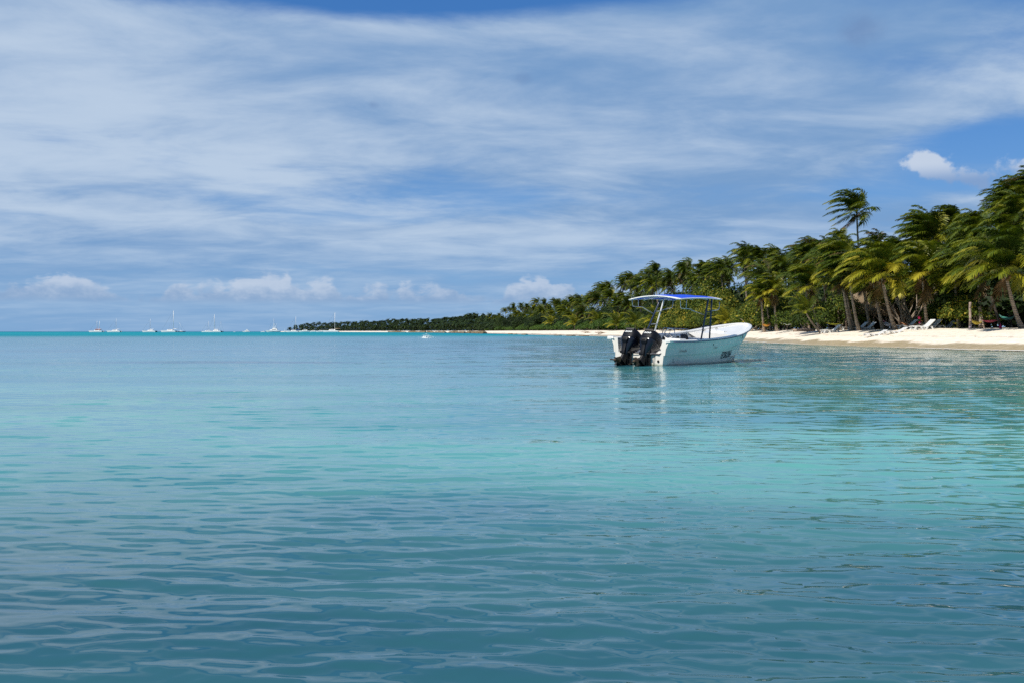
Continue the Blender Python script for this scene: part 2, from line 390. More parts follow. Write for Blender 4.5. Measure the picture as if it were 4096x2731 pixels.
def make_land():
    ss = np.concatenate([np.arange(0, 330, 0.8), np.arange(330, S[-1] - 2, 4.0)])
    ds = [-14, -6, -3, -1.5, -0.6, 0, 0.4, 0.8, 1.2, 1.7, 2.3, 3, 3.8, 4.6, 5.5, 6.4, 7.3, 8.2, 9.2, 10.5, 12, 14, 17, 20, 25, 32, 42, 60, 90, 150]
    V = []; A = []
    for s in ss:
        p = shore(s); n = inland(s)
        wob = 0.35 * math.sin(s * 0.21) + 0.25 * math.sin(s * 0.53 + 1) + 0.12 * math.sin(s * 1.3)
        for d in ds:
            dd = d + (wob * max(0, 1 - abs(d) / 6))
            q = p + n * dd; V.append((q[0], q[1], hgt(d, s))); A.append(d)
    nr, nc = len(ss), len(ds)
    i = np.arange(nr - 1)[:, None] * nc; j = np.arange(nc - 1)[None, :]
    Q = np.stack([i + j, i + j + 1, i + nc + j + 1, i + nc + j], -1).reshape(-1, 4)[:, ::-1]
    me = np_mesh("beach", np.array(V), Q, [land_material()], smooth=True, attrs={'inland': A})
    tag(link("beach", me), kind='structure')
make_land()

# ------------------------------------------------------------------ foliage materials
def leaf_material(name, ramp, rough=0.45, transl=0.24, spec=0.4):
    m, t, b = material(name)
    at = t.new('ShaderNodeAttribute', attribute_name='tint'); geo = t.new('ShaderNodeNewGeometry'); oi = t.new('ShaderNodeObjectInfo')
    f = t.m('ADD', at.outputs['Fac'], t.m('MULTIPLY', t.m('SUBTRACT', geo.outputs['Random Per Island'], 0.5), 0.22))
    f = t.m('ADD', f, t.m('MULTIPLY', t.m('SUBTRACT', oi.outputs['Random'], 0.5), 0.26))
    cr = t.new('ShaderNodeValToRGB'); t.l.new(f, cr.inputs[0])
    els = cr.color_ramp.elements
    els[0].position = ramp[0][0]; els[0].color = (*ramp[0][1], 1); els[1].position = ramp[-1][0]; els[1].color = (*ramp[-1][1], 1)
    for p, c in ramp[1:-1]: e = els.new(p); e.color = (*c, 1)
    t.l.new(cr.outputs[0], b.inputs['Base Color']); b.inputs['Roughness'].default_value = rough; b.inputs['Specular IOR Level'].default_value = spec
    tr = t.new('ShaderNodeBsdfTranslucent'); t.put(tr.inputs[0], t.mix(1.0, cr.outputs[0], (1.3, 1.35, 0.5), 'MULTIPLY'))
    mx = t.new('ShaderNodeMixShader'); mx.inputs[0].default_value = transl
    t.l.new(b.outputs[0], mx.inputs[1]); t.l.new(tr.outputs[0], mx.inputs[2]); t.l.new(mx.outputs[0], t.n['Material Output'].inputs[0])
    return m
M_palm = leaf_material("palm_leaf", [(0.0, (0.13, 0.08, 0.035)), (0.12, (0.20, 0.13, 0.05)), (0.24, (0.035, 0.055, 0.007)), (0.5, (0.064, 0.102, 0.009)), (0.75, (0.20, 0.215, 0.014)), (1.0, (0.38, 0.33, 0.03))])
M_grape = leaf_material("sea_grape_leaf", [(0.0, (0.012, 0.022, 0.006)), (0.35, (0.040, 0.070, 0.010)), (0.7, (0.105, 0.140, 0.015)), (0.92, (0.25, 0.23, 0.03)), (1.0, (0.45, 0.34, 0.04))], 0.7, 0.25, 0.2)
M_shrub = leaf_material("shrub_leaf", [(0.0, (0.016, 0.034, 0.008)), (0.5, (0.045, 0.095, 0.014)), (1.0, (0.095, 0.16, 0.020))], 0.6, 0.25, 0.25)
M_wood = leaf_material("forest_leaf", [(0.0, (0.008, 0.018, 0.006)), (0.5, (0.022, 0.044, 0.009)), (1.0, (0.065, 0.095, 0.015))], 0.6, 0.2, 0.2)  # darkest greens lowered, putting the grove's deep shade into the leaf colour
def trunk_material():
    m, t, b = material("palm_trunk")
    tcn = t.new('ShaderNodeTexCoord'); at = t.new('ShaderNodeAttribute', attribute_name='tint')
    n = t.noise(tcn.outputs['Object'], 3.0, 6, 0.65); n2 = t.noise(tcn.outputs['Object'], 14.0, 4, 0.65)
    ring = t.m('SINE', t.m('ADD', t.m('MULTIPLY', at.outputs['Fac'], 46.0), t.m('MULTIPLY', n2, 2.5)))
    c = t.mix(t.mr(n, 0.3, 0.7), (0.24, 0.185, 0.14), (0.46, 0.38, 0.30))
    c = t.mix(t.mr(ring, 0.3, 0.95, 0, 0.65), c, (0.07, 0.045, 0.03))
    t.put(b.inputs['Base Color'], c); b.inputs['Roughness'].default_value = 0.85
    bn = t.new('ShaderNodeBump'); bn.inputs['Strength'].default_value = 0.7; bn.inputs['Distance'].default_value = 0.04
    t.put(bn.inputs['Height'], ring); t.l.new(bn.outputs[0], b.inputs['Normal'])
    return m
M_trunk = trunk_material()
M_bark = simple("grey_bark", (0.26, 0.21, 0.16), 0.85, var=0.4, scale=6, bump=0.5)
M_coco = simple("coconut_husk", (0.16, 0.09, 0.03), 0.6, var=0.3)

# ------------------------------------------------------------------ palm crowns (wind from the right)
def make_crown(seed, nf=30, L0=3.6, leaf=1.0, step_n=14, per=38, young=False, wind=0.55, grav=1.0, span=100, tadd=0.0):
    rs = np.random.RandomState(seed); V = []; T = []; Q = []; k = 0
    for i in range(nf):
        az_ = i * 2.39996 + rs.uniform(-0.2, 0.2)
        q = (i + 0.5) / nf
        ele = math.radians(87 - span * q ** 1.2 + rs.uniform(-8, 8))
        if young: ele = math.radians(85 - 70 * q + rs.uniform(-8, 8))
        L = L0 * rs.uniform(0.85, 1.12) * (0.72 + 0.28 * math.sin(math.pi * min(1, q + 0.25)))
        dead = (not young) and q > 0.90 and rs.rand() < 0.7
        tint = tadd + 0.27 + 0.34 * rs.rand() + (0.22 if rs.rand() < 0.22 else 0) + (0.18 if q > 0.75 else 0)
        if dead: tint = 0.05; ele = math.radians(-50 + rs.uniform(-20, 10)); L *= 0.8
        d = np.array([math.cos(az_) * math.cos(ele), math.sin(az_) * math.cos(ele), math.sin(ele)])
        p = np.array([0, 0, 0.0]); st = L / step_n; pts = [p.copy()]; dirs = [d.copy()]
        for j in range(step_n):
            f = (j + 1) / step_n
            d = d + np.array([-wind * 0.20 * (0.12 + 1.5 * f), -0.03 * wind, -0.17 * grav * (0.1 + 1.5 * f)]) * (1.0 if not young else 0.6)
            d /= np.linalg.norm(d); p = p + d * st; pts.append(p.copy()); dirs.append(d.copy())
        pts = np.array(pts); dirs = np.array(dirs)
        # rachis as a thin 3-sided strip
        wdt = np.linspace(0.055, 0.008, step_n + 1)
        side = np.cross(dirs, [0, 0, 1.0]); side /= (np.linalg.norm(side, axis=1, keepdims=True) + 1e-6)
        upv = np.cross(side, dirs)
        for a, b_ in ((side, upv),):
            r0 = pts + a * wdt[:, None] * 0.5; r1 = pts - a * wdt[:, None] * 0.5; r2 = pts - b_ * wdt[:, None] * 0.6
            n_ = step_n + 1; V += list(r0) + list(r1) + list(r2); T += [min(tint + 0.25, 0.95) if not dead else 0.05] * (3 * n_)
            for j in range(step_n):
                for (u, v) in ((0, 1), (1, 2), (2, 0)):
                    Q.append((k + u * n_ + j, k + v * n_ + j, k + v * n_ + j + 1, k + u * n_ + j + 1))
            k += 3 * n_
        # leaflets
        for h in range(per):
            f = 0.13 + 0.86 * (h + 0.5) / per
            x = f * step_n; j = int(x); u = x - j; j2 = min(j + 1, step_n)
            b0 = pts[j] * (1 - u) + pts[j2] * u; dd = dirs[j]; sd = side[j]; up = upv[j]
            ll = leaf * L0 * 0.25 * (math.sin(math.pi * (0.12 + 0.80 * f)) ** 0.6) * rs.uniform(0.85, 1.1)
            for sg in (-1, 1):
                dr = sd * sg * 0.85 + dd * (0.55 + 0.5 * f) + up * 0.18 + rs.normal(0, 0.07, 3)
                dr /= np.linalg.norm(dr)
                g = np.array([-wind * 0.50, -0.05, -0.95 if not dead else -1.3]) * rs.uniform(0.7, 1.2)
                m1 = b0 + dr * ll * 0.5 + g * ll * 0.10
                d2 = dr + g * 0.95; d2 /= np.linalg.norm(d2)
                m2 = m1 + d2 * ll * 0.5
                w0 = 0.042 * (1 + 0.25 * rs.rand()) * L0 / 3.6
                wv = dd * w0
                V += [b0 - wv * .7, b0 + wv * .7, m1 + wv, m1 - wv, m2 + wv * .15, m2 - wv * .15]
                T += [tint] * 6
                Q += [(k, k + 1, k + 2, k + 3), (k + 3, k + 2, k + 4, k + 5)]; k += 6
    return np_mesh("crown", np.array(V), np.array(Q), [M_palm], attrs={'tint': T})
CROWNS = [make_crown(100 + i, nf=[30, 24, 34, 27, 32, 22][i], wind=[0.45, 0.75, 0.3, 1.0, 0.5, 0.8][i], grav=[1.0, 0.7, 1.15, 0.8, 0.6, 0.9][i], span=[100, 85, 105, 90, 80, 110][i], L0=[3.6, 3.9, 3.3, 3.7, 3.5, 3.9][i]) for i in range(6)]
FRONT = [make_crown(200 + i, nf=20, tadd=0.15, grav=0.75, span=88, L0=4.3, leaf=1.0, per=50, step_n=16, wind=[0.45, 0.6, 0.5][i]) for i in range(3)]
YOUNG = [make_crown(300, nf=14, L0=3.0, leaf=0.9, young=True, tadd=0.2, wind=0.5), make_crown(301, nf=16, L0=2.6, leaf=0.9, young=True, tadd=0.2, wind=0.6)]

def palm(base, top, crown, scale=1.0, r0=0.17, name='coconut_palm', label=None, group=None, nuts=False, rz=None, lean_rot=0.0):
    """base, top world points; trunk curved out of the ground"""
    base = Vector(base); top = Vector(top); dv = top - base
    root = empty(name, base)
    n = 14; pts = []; rad = []
    for i in range(n + 1):
        f = i / n
        h = Vector((dv.x * (f ** 0.75), dv.y * (f ** 0.75), dv.z * (f ** 1.05))); pts.append(h)
        rad.append(r0 * (1.0 - 0.42 * f) * (1 + 0.75 * math.exp(-f * 14)))
    pts[0].z -= 0.25
    m = MB(); m.tube(pts, rad, 9)
    me = bpy.data.meshes.new('trunk'); me.from_pydata(m.v, [], m.f); me.materials.append(M_trunk); me.shade_smooth()
    a = me.attributes.new('tint', 'FLOAT', 'POINT')
    a.data.foreach_set('value', [v[2] for v in m.v])
    link('trunk', me, root)
    s = scale
    link('crown', crown, root, dv, (0, lean_rot, rnd.uniform(-0.6, 0.6) if rz is None else rz), (s * rnd.uniform(0.94, 1.06), s * rnd.uniform(0.94, 1.06), s * rnd.uniform(0.92, 1.05)))
    if nuts:
        mb = MB()
        for q in range(7):
            a_ = q * 0.95; c = dv + Vector((math.cos(a_) * 0.27, math.sin(a_) * 0.27, -0.28 - 0.10 * (q % 3)))
            rs = []
            for u in range(5):
                th_ = math.pi * (u + 0.5) / 5
                rs.append([c + Vector((math.cos(p) * math.sin(th_) * 0.12, math.sin(p) * math.sin(th_) * 0.12, math.cos(th_) * 0.15)) for p in [2 * math.pi * j / 7 for j in range(7)]])
            mb.rings(rs)
        mb.build('coconut_cluster', M_coco, root, smooth=True)
    tag(root, label, 'palm', group)
    return root

SKY_T = [(600 * 1.7415, 745), (640, 742), (750, 738), (900, 732), (1000, 727), (1055, 722), (1066, 706), (1085, 700), (1150, 702), (1190, 693), (1210, 690), (1270, 681), (1330, 680), (1365, 668), (1385, 652), (1400, 636), (1440, 622), (1475, 610), (1510, 591), (1545, 605), (1590, 574), (1640, 573), (1660, 596), (1700, 558), (1735, 552), (1780, 549), (1805, 580), (1830, 566), (1868, 516), (1900, 542), (1940, 530), (1985, 512), (2020, 515), (2040, 540), (2080, 530), (2110, 495), (2160, 475), (2200, 466), (2220, 455), (2250, 447), (2275, 462), (2300, 412), (2330, 408), (2352, 420), (2600, 425)]
SKX = np.array([a * 1.7415 if a < 2700 else a for a, b in SKY_T]); SKY_ = np.array([b * 1.7415 for a, b in SKY_T])
SKX[0] = 1000
def skyline(px): return float(np.interp(px, SKX, SKY_))

# front palms that can be told apart: (base px, base row, crown px, crown row, D base, D crown, crown kind, scale, label)
GF = 'leaning coconut palms along the front of the beach'
FP = [
 (3058, 1317, 3044, 1190, 128, 127, 'F', 0.72, 'slim pale palm just right of the bow, fronds hanging to the left'),
 (3085, 1312, 3066, 1200, 131, 130, 'C', 0.62, 'middle palm of the three just right of the bow, trunk bent at the foot'),
 (3108, 1316, 3094, 1165, 127, 127, 'F', 0.80, 'straight thick pale trunk, rightmost of three palms by the bow'),
 (3291, 1327, 3222, 1250, 101, 100, 'Y', 1.00, 'young low palm with a strongly leaning bare trunk and upright fronds'),
 (3286, 1312, 3237, 1155, 106, 105, 'F', 0.95, 'palm rising behind the young leaning palm, long fronds to the left'),
 (3333, 1297, 3292, 1120, 112, 111, 'C', 1.0, 'thick trunked palm left of the thatched hut'),
 (3348, 1298, 3325, 1085, 115, 113, 'C', 1.0, 'second thick trunked palm left of the thatched hut, partly hidden'),
 (3410, 1312, 3362, 1080, 97, 96, 'F', 1.0, 'left palm of three leaning trunks in front of the hut'),
 (3420, 1306, 3375, 1120, 99, 98, 'C', 0.9, 'thin middle palm of three leaning trunks in front of the hut'),
 (3439, 1310, 3395, 1105, 95, 94, 'C', 0.95, 'right palm of three leaning trunks in front of the hut'),
 (3485, 1300, 3448, 1100, 101, 100, 'C', 1.0, 'slender leaning palm in front of the right edge of the hut roof'),
 (3536, 1309, 3492, 1118, 92, 91, 'F', 0.95, 'tall leaning palm left of the pair with the sunbather hammock'),
 (3584, 1317, 3526, 1112, 89, 88, 'F', 1.1, 'stout palm whose trunk holds the sunbather hammock, arching fronds'),
 (3625, 1293, 3583, 1118, 96, 95, 'C', 0.95, 'palm with wide root foot behind the sunbather hammock'),
 (3712, 1298, 3689, 1105, 88, 87, 'F', 1.0, 'straight ringed palm right of the person in magenta'),
 (3780, 1286, 3745, 1150, 93, 92, 'C', 0.9, 'palm behind the pale grey lounger, half hidden by sea grape'),
 (3928, 1297, 3912, 1090, 81, 82, 'F', 0.95, 'thick pale palm trunk between the yellow and red hammocks'),
 (3838, 1287, 3818, 1100, 86, 86, 'C', 0.95, 'dark shaded palm trunk left of the wooden post'),
 (4092, 1308, 4020, 1095, 75, 74, 'F', 1.2, 'large leaning palm at the right edge with long hanging fronds'),
]
def kind_mesh(k, i): return {'F': FRONT, 'C': CROWNS, 'Y': YOUNG}[k][i % {'F': 3, 'C': 6, 'Y': 2}[k]]
n_palm = 0
for i, (bx_, by_, cx_, cy_, D1, D2, k, s_, lab) in enumerate(FP):
    b_ = at_px(bx_, D1); tp = Vector(((cx_ - 2048) / F * D2, D2, zrow(cy_, D2)))
    palm(b_, tp, kind_mesh(k, i), s_, 0.17 if k != 'Y' else 0.12, label=lab, group=GF, nuts=(k == 'F'), rz=0.0)
    n_palm += 1
# the lone tall palm above the skyline
D_ = 112; b_ = at_px(3455, D_); palm(b_, ((3425 - 2048) / F * D_, D_, zrow(852, D_)), make_crown(555, nf=21, L0=3.9, leaf=1.0, wind=1.05, grav=0.75), 1.1, 0.15, label='lone tall palm standing high above the skyline of the grove', nuts=True, rz=0.0)
D_ = 92; b_ = at_px(4060, D_); palm(b_, ((4030 - 2048) / F * D_, D_, zrow(825, D_)), CROWNS[3], 0.95, 0.17, label='tallest palm at the right edge, crown blown to the left', nuts=True)

for i, (px, d, topy, s_, lab) in enumerate([
    (2300, 11, 1272, 1.0, 'low young palm among the green shrubs far left of the outboards'),
    (2395, 10, 1262, 1.05, 'young palm with arching fronds close left of the port outboard'),
    (2470, 9, 1275, 1.1, 'young palm spreading over the sand above the outboards'),
    (2545, 9, 1268, 1.1, 'young palm with dry lower fronds seen under the canopy edge'),
    (2625, 9, 1255, 1.1, 'young yellowish palm seen between the canopy ladders'),
    (2912, 8, 1262, 0.95, 'young palm rising behind the high bow of the motorboat'),
    (2205, 11, 1268, 1.0, 'small young palm at the left end of the bright shrubs')]):
    b_ = at_px_d(px, d); hh = zrow(topy + 24, b_.y)
    palm(b_, (b_.x - .3, b_.y, max(b_.z + 0.6, hh - 0.2)), YOUNG[i % 2], s_ * 1.5, 0.13, label=lab, group='young palms low on the dune', rz=0.0)
    n_palm += 1
def zone(px):
    if px < 2050: return 'on the far point'
    if px < 2450: return 'left of the outboards'
    if px < 2950: return 'behind the blue canopy'
    if px < 3350: return 'between bow and thatched hut'
    if px < 3750: return 'above hut and sunbather'
    return 'at the right edge'
rows = [(11.5, 4.2, 'front'), (15, 4.2, 'middle'), (19.5, 4.4, 'middle'), (25, 4.6, 'back'), (32, 5.0, 'back')]
cands = []
for d0, sp, rw in rows:
    s = s_of_px(4090) - 22 + rnd.uniform(0, 3)
    while True:
        Dd = shore(s)[1]
        if Dd > 760: break
        step = sp * (1 + max(0, Dd - 100) / 75)
        d = d0 * (1 + max(0, Dd - 150) / 500) + rnd.uniform(-1.3, 1.3); p = P_(s, d); px = px_of(p)
        s += step * rnd.uniform(0.75, 1.3)
        if px < 1850 or px > 4330: continue
        cap = zrow(skyline(px), p.y)          # top of crown
        cands.append((p, px, cap, rw))
for p, px, cap, rw in cands:
    D = p.y
    capc = cap - 1.75                            # crown centre below its top
    fr = {'front': rnd.uniform(0.42, 0.68), 'middle': rnd.uniform(0.6, 0.95), 'back': rnd.choice((rnd.uniform(0.72, 0.86), rnd.uniform(0.80, 0.92), rnd.uniform(0.94, 1.04)))}[rw]
    zt = min(p.z + (capc - p.z) * fr, 15.5)
    if 2650 < px < 3000 and rw == 'front': continue
    if px > 3000 and rw == 'front' and rnd.random() < 0.6: continue
    if px > 2900 and rw == 'middle' and rnd.random() < 0.3: continue
    if rw == 'back' and rnd.random() < 0.15: continue
    if rw == 'back' and D < 300: sz_ = 1.18
    else: sz_ = 1.0 if D < 300 else 1.15
    if zt - p.z < 2.2: zt = p.z + 2.2
    lean = rnd.uniform(0.2, 1.6)
    top = Vector((p.x - lean, p.y - rnd.uniform(-0.3, 0.8), zt))
    z_ = zone(px)
    hgtw = {'front': 'low', 'middle': 'mid-height', 'back': 'tall'}[rw]
    palm(p, top, rnd.choice(CROWNS), rnd.uniform(0.85, 1.12) * sz_, 0.16, label=f'{hgtw} wind-blown coconut palm of the {rw} rows {z_}', group=f'{rw} row palms {z_}')
    n_palm += 1

# ------------------------------------------------------------------ broadleaf bushes and trees
def leaf_cloud(blobs, n, size, rs, tint0=0.4, tint_sd=0.18, up=0.5, hexa=True, fill=0.25):
    B = np.array(blobs); wts = B[:, 3] ** 2; wts /= wts.sum()
    k = rs.choice(len(B), n, p=wts)
    dv = rs.normal(0, 1, (n, 3)); dv[:, 2] = np.abs(dv[:, 2]) * 0.9 - 0.25; dv /= np.linalg.norm(dv, axis=1, keepdims=True)
    rr = B[k, 3] * np.where(rs.rand(n) < fill, rs.uniform(0.5, 1, n), rs.uniform(0.86, 1.08, n))
    C = B[k, :3] + dv * rr[:, None] * np.array([1, 1, 0.85])
    C[:, 2] = np.maximum(C[:, 2], 0.08)
    nrm = dv + rs.normal(0, 0.45, (n, 3)) + np.array([0, 0, up]); nrm /= np.linalg.norm(nrm, axis=1, keepdims=True)
    a = np.cross(nrm, rs.normal(0, 1, (n, 3))); a /= np.linalg.norm(a, axis=1, keepdims=True); b = np.cross(nrm, a)
    sz = size * rs.uniform(0.65, 1.25, n)[:, None]
    m = 6 if hexa else 4
    ang = [2 * math.pi * j / m for j in range(m)]
    V = np.stack([C + (a * math.cos(q) * (1.0 if hexa else 1.3) + b * math.sin(q) * (0.85 if hexa else 0.6)) * sz for q in ang], 1).reshape(-1, 3)
    Q = np.arange(n * m).reshape(n, m)
    bt = rs.normal(0, 0.10, len(B))
    T = np.repeat(np.clip(tint0 + bt[k] + rs.normal(0, tint_sd, n), 0, 1), m)
    return V, Q, T
def bush_meshes(seed, w, h, n, size, mat, tint0, nb=11, stems=6, hexa=True, sd=0.18, spread=1.0):
    rs = np.random.RandomState(seed); bl = []
    for i in range(nb):
        a = rs.uniform(0, 2 * math.pi); q = rs.rand() ** 0.6 * spread
        r = rs.uniform(0.20, 0.36) * min(w, h * 1.4)
        bl.append((math.cos(a) * q * w * 0.5, math.sin(a) * q * w * 0.5, max(r * 0.8, h * (1 - 0.55 * q * q) - r) * rs.uniform(0.55, 1.0), r))
    V, Q, T = leaf_cloud(bl, n, size, rs, tint0, sd, hexa=hexa)
    fol = np_mesh('foliage', V, Q, [mat], attrs={'tint': T})
    mb = MB()
    for i in range(stems):
        b = bl[i % len(bl)]; a = rs.uniform(0, 6.28); p0 = Vector((math.cos(a) * w * 0.08, math.sin(a) * w * 0.08, -0.2)); p2 = Vector(b[:3])
        mid = (p0 + p2) * 0.5 + Vector((rs.uniform(-.3, .3), rs.uniform(-.3, .3), 0.1 * h))
        r = 0.028 * h ** 0.7
        mb.tube([p0, p0.lerp(mid, .5) + Vector((rs.uniform(-.1, .1), rs.uniform(-.1, .1), 0)), mid, p2], [r * 1.3, r, r * 0.8, r * 0.35], 6)
    st = bpy.data.meshes.new('stems'); st.from_pydata(mb.v, [], mb.f); st.materials.append(M_bark); st.shade_smooth()
    return fol, st
GRAPE = [bush_meshes(10 + i, 6.0, 4.2, 5600, 0.105, M_grape, [0.5, 0.62, 0.45][i]) for i in range(3)]
GRAPET = [bush_meshes(20 + i, 8.0, 8.0, 10000, 0.125, M_grape, [0.52, 0.44][i], nb=18) for i in range(2)]
SHRUB = [bush_meshes(30 + i, 5.0, 2.6, 4200, 0.12, M_shrub, [0.55, 0.4, 0.7][i], hexa=False) for i in range(3)]
TREE = [bush_meshes(40 + i, 6.5, 7.0, 5200, 0.20, M_wood, [0.4, 0.6][i], nb=15, hexa=False) for i in range(2)]
def bush(meshes, p, s, name, label, cat, group=None, sz=None, rz=None, high=False):
    o = empty(name, p, (0, 0, rnd.uniform(0, 6.28) if rz is None else rz)); o.scale = (s, s, sz or s)
    link('foliage', meshes[0], o); link('stems' if not high else 'trunk', meshes[1], o)
    return tag(o, label, cat, group)
# sea grapes near (px, D, row of top, scale)
NG = 'sea grape bushes under the palms'
for (px, D, topy, sx, lab) in [
    (3150, 131, 1165, 1.15, 'yellow-green sea grape right of the three bow palms, behind the hammock'),
    (3010, 138, 1180, 1.0, 'sea grape bush just above the bow of the motorboat'),
    (3360, 104, 1150, 0.80, 'sea grape bush with yellow leaves between young palm and hut'),
    (3215, 118, 1175, 0.9, 'dark sea grape behind the leaning young palm'),
    (3790, 90, 1165, 0.62, 'low sea grape branch with bright round leaves over the pale loungers'),
    (3900, 84, 1145, 0.78, 'bright sea grape above the wooden post and the yellow hammock'),
    (4090, 88, 1090, 0.9, 'sea grape with yellow leaves at the right edge behind the leaning palm'),
    (3480, 108, 1150, 0.85, 'sea grape hanging over the thatched roof'),
    (3000, 150, 1215, 0.85, 'round sea grape between canopy front post and bow palms')]:
    p = at_px(px, D); hh = zrow(topy, D) - p.z
    o = bush(GRAPE[int(px) % 3], p, sx, 'sea_grape', lab, 'bush', NG, sz=hh / 4.2)
for (px, D, topy, sx, lab) in [
    (2835, 12, 1068, 1.15, 'big rounded sea grape tree behind the front of the blue canopy'),
    (2760, 12, 1150, 0.9, 'wide sea grape thicket behind the middle of the canopy'),
    (2900, 12, 1130, 0.9, 'yellowish sea grape tree right of the canopy posts'),
    (4110, 18, 800, 0.75, 'tall broadleaf tree with small yellow leaves at the right edge')]:
    p = at_px_d(px, D); hh = zrow(topy, p.y) - p.z
    bush(GRAPET[int(px) % 2], p, sx, 'sea_grape_tree', lab, 'tree', None, sz=hh / 8.0, high=True)
# low bushes behind the boat
for (px, D, topy, sx, lab) in [
    (2650, 10, 1215, 1.3, 'green sea grape seen between the canopy posts, left part'),
    (2720, 10, 1235, 1.1, 'bright sea grape low behind the steering wheel'),
    (2800, 10, 1230, 1.1, 'sea grape low behind the open side of the boat'),
    (2880, 10, 1215, 1.1, 'sea grape low behind the forward canopy ladder'),
    (2590, 10, 1250, 1.1, 'sea grape behind the aft canopy ladder')]:
    p = at_px_d(px, D); hh = zrow(topy, p.y) - p.z
    bush(GRAPE[int(px) % 3], p, sx, 'sea_grape', lab, 'bush', 'sea grapes behind the motorboat', sz=hh / 4.2)
# green shrubs along the dune left of the boat
s = s_of_px(2560); k = 0
while shore(s)[1] < 700:
    D = shore(s)[1]
    for d0 in (12.5, 17.5):
        p = P_(s + rnd.uniform(-2, 2), d0 + rnd.uniform(-1, 1) + (D - 200) * 0.01); px = px_of(p)
        if 1880 < px < 2540:
            hh = rnd.uniform(3.2, 4.6) * (1 if d0 < 15 else 1.25) * (1.0 if px > 2050 else 0.8)
            zl = 'nearest the outboards' if px > 2330 else ('along the middle of the sand strip' if px > 2150 else 'towards the rocky point')
            bush(SHRUB[k % 3], p, hh / 3.2 * 1.15, 'beach_shrub', f'{"rounded bright" if d0 < 15 else "darker taller"} green shrub on the dune {zl}', 'shrub', f'{"front" if d0 < 15 else "rear"} green shrubs {zl}', sz=hh / 2.6); k += 1
    s += 5.5 * (D / 230)
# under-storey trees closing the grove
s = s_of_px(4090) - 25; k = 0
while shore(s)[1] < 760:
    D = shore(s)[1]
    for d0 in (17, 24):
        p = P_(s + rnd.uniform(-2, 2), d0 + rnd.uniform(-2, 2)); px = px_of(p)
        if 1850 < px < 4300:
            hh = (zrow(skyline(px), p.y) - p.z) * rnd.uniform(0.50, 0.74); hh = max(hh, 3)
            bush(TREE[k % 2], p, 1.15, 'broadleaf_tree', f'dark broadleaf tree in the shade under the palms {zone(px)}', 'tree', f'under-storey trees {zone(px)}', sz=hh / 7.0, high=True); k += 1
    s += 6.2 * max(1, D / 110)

# far-off wood: one mass
def far_wood():
    rs = np.random.RandomState(77); V = []; Q = []; T = []; k = 0
    def clump(c, r, n, size, tint):
        nonlocal k
        v, q, tt = leaf_cloud([(c[0], c[1], c[2], r)], n, size, rs, tint, 0.15, hexa=False, fill=0.5)
        v[:, 2] = np.maximum(v[:, 2], 0.5); V.append(v); Q.append(q + k); T.append(tt); k += len(v)
    def fpalm(c, h, s_, tint):
        nonlocal k
        vv = []; qq = []
        vv += [(c[0] - .2, c[1], c[2]), (c[0] + .2, c[1], c[2]), (c[0] + .15, c[1], c[2] + h), (c[0] - .15, c[1], c[2] + h)]; qq.append((0, 1, 2, 3))
        t0 = [0.05] * 4; top = np.array([c[0], c[1], c[2] + h]); n = 4
        for i in range(15):
            a = rs.uniform(0, 6.28); e = rs.uniform(-0.3, 0.95); d = np.array([math.cos(a) * math.cos(e) - 0.15, math.sin(a) * math.cos(e), math.sin(e)])
            p = top.copy(); ps = [p]
            for j in range(3): d = d + np.array([-.12, 0, -.50]); d = d / np.linalg.norm(d); p = p + d * s_ * 1.15; ps.append(p)
            wv = np.cross(d, [0, 0, 1.0]); wv = wv / (np.linalg.norm(wv) + 1e-6)
            for j, (p_, ww) in enumerate(zip(ps, (0.12, 0.62, 0.55, 0.1))):
                vv.append(p_ + wv * ww + np.array([0, 0, -.25 * ww])); vv.append(p_); vv.append(p_ - wv * ww + np.array([0, 0, -.25 * ww]))
            for j in range(3):
                b = n + j * 3; qq += [(b, b + 1, b + 4, b + 3), (b + 1, b + 2, b + 5, b + 4)]
            tt = min(1, max(0, tint + rs.normal(0, .22))); t0 += [tt] * 12; n += 12
        V.append(np.array(vv)); Q.append(np.array(qq) + k); T.append(np.array(t0)); k += n
    s = s_of_px(2060)
    while s < S[-1] - 8:
        D = shore(s)[1]; far = D / 600
        for d0 in (16, 24, 34, 46):
            p = P_(s + rs.uniform(-4, 4), d0 * (1 if D < 900 else 1.0) + rs.uniform(-3, 3)); px = px_of(p)
            if px > 1985: continue
            cap = zrow(max(skyline(px), 1252), p.y) - 2.2 + rs.normal(0, 0.9)
            fr = {16: 0.55, 24: 0.75, 34: 0.95, 46: 1.0}[d0] * rs.uniform(0.85, 1.03)
            fpalm(p, max(3, (cap - p.z) * fr), 1.15 * rs.uniform(0.9, 1.25), 0.45)
            clump((p.x + rs.uniform(-2, 2), p.y, p.z + 1.5), rs.uniform(2.0, 3.4), 60, 0.55, 0.35)
            if d0 > 30: clump((p.x + rs.uniform(-3, 3), p.y + 3, p.z + 4.5), 3.2, 50, 0.6, 0.25)
        s += 4.2 * (1 + 0.35 * far)
    V_ = np.vstack(V); 
    me = np_mesh('far_wood', V_, np.vstack(Q), [M_wood], attrs={'tint': np.concatenate(T)})
    o = link('far_wood', me); tag(o, 'distant palm wood running out along the far point', 'wood', kind='stuff')
far_wood()

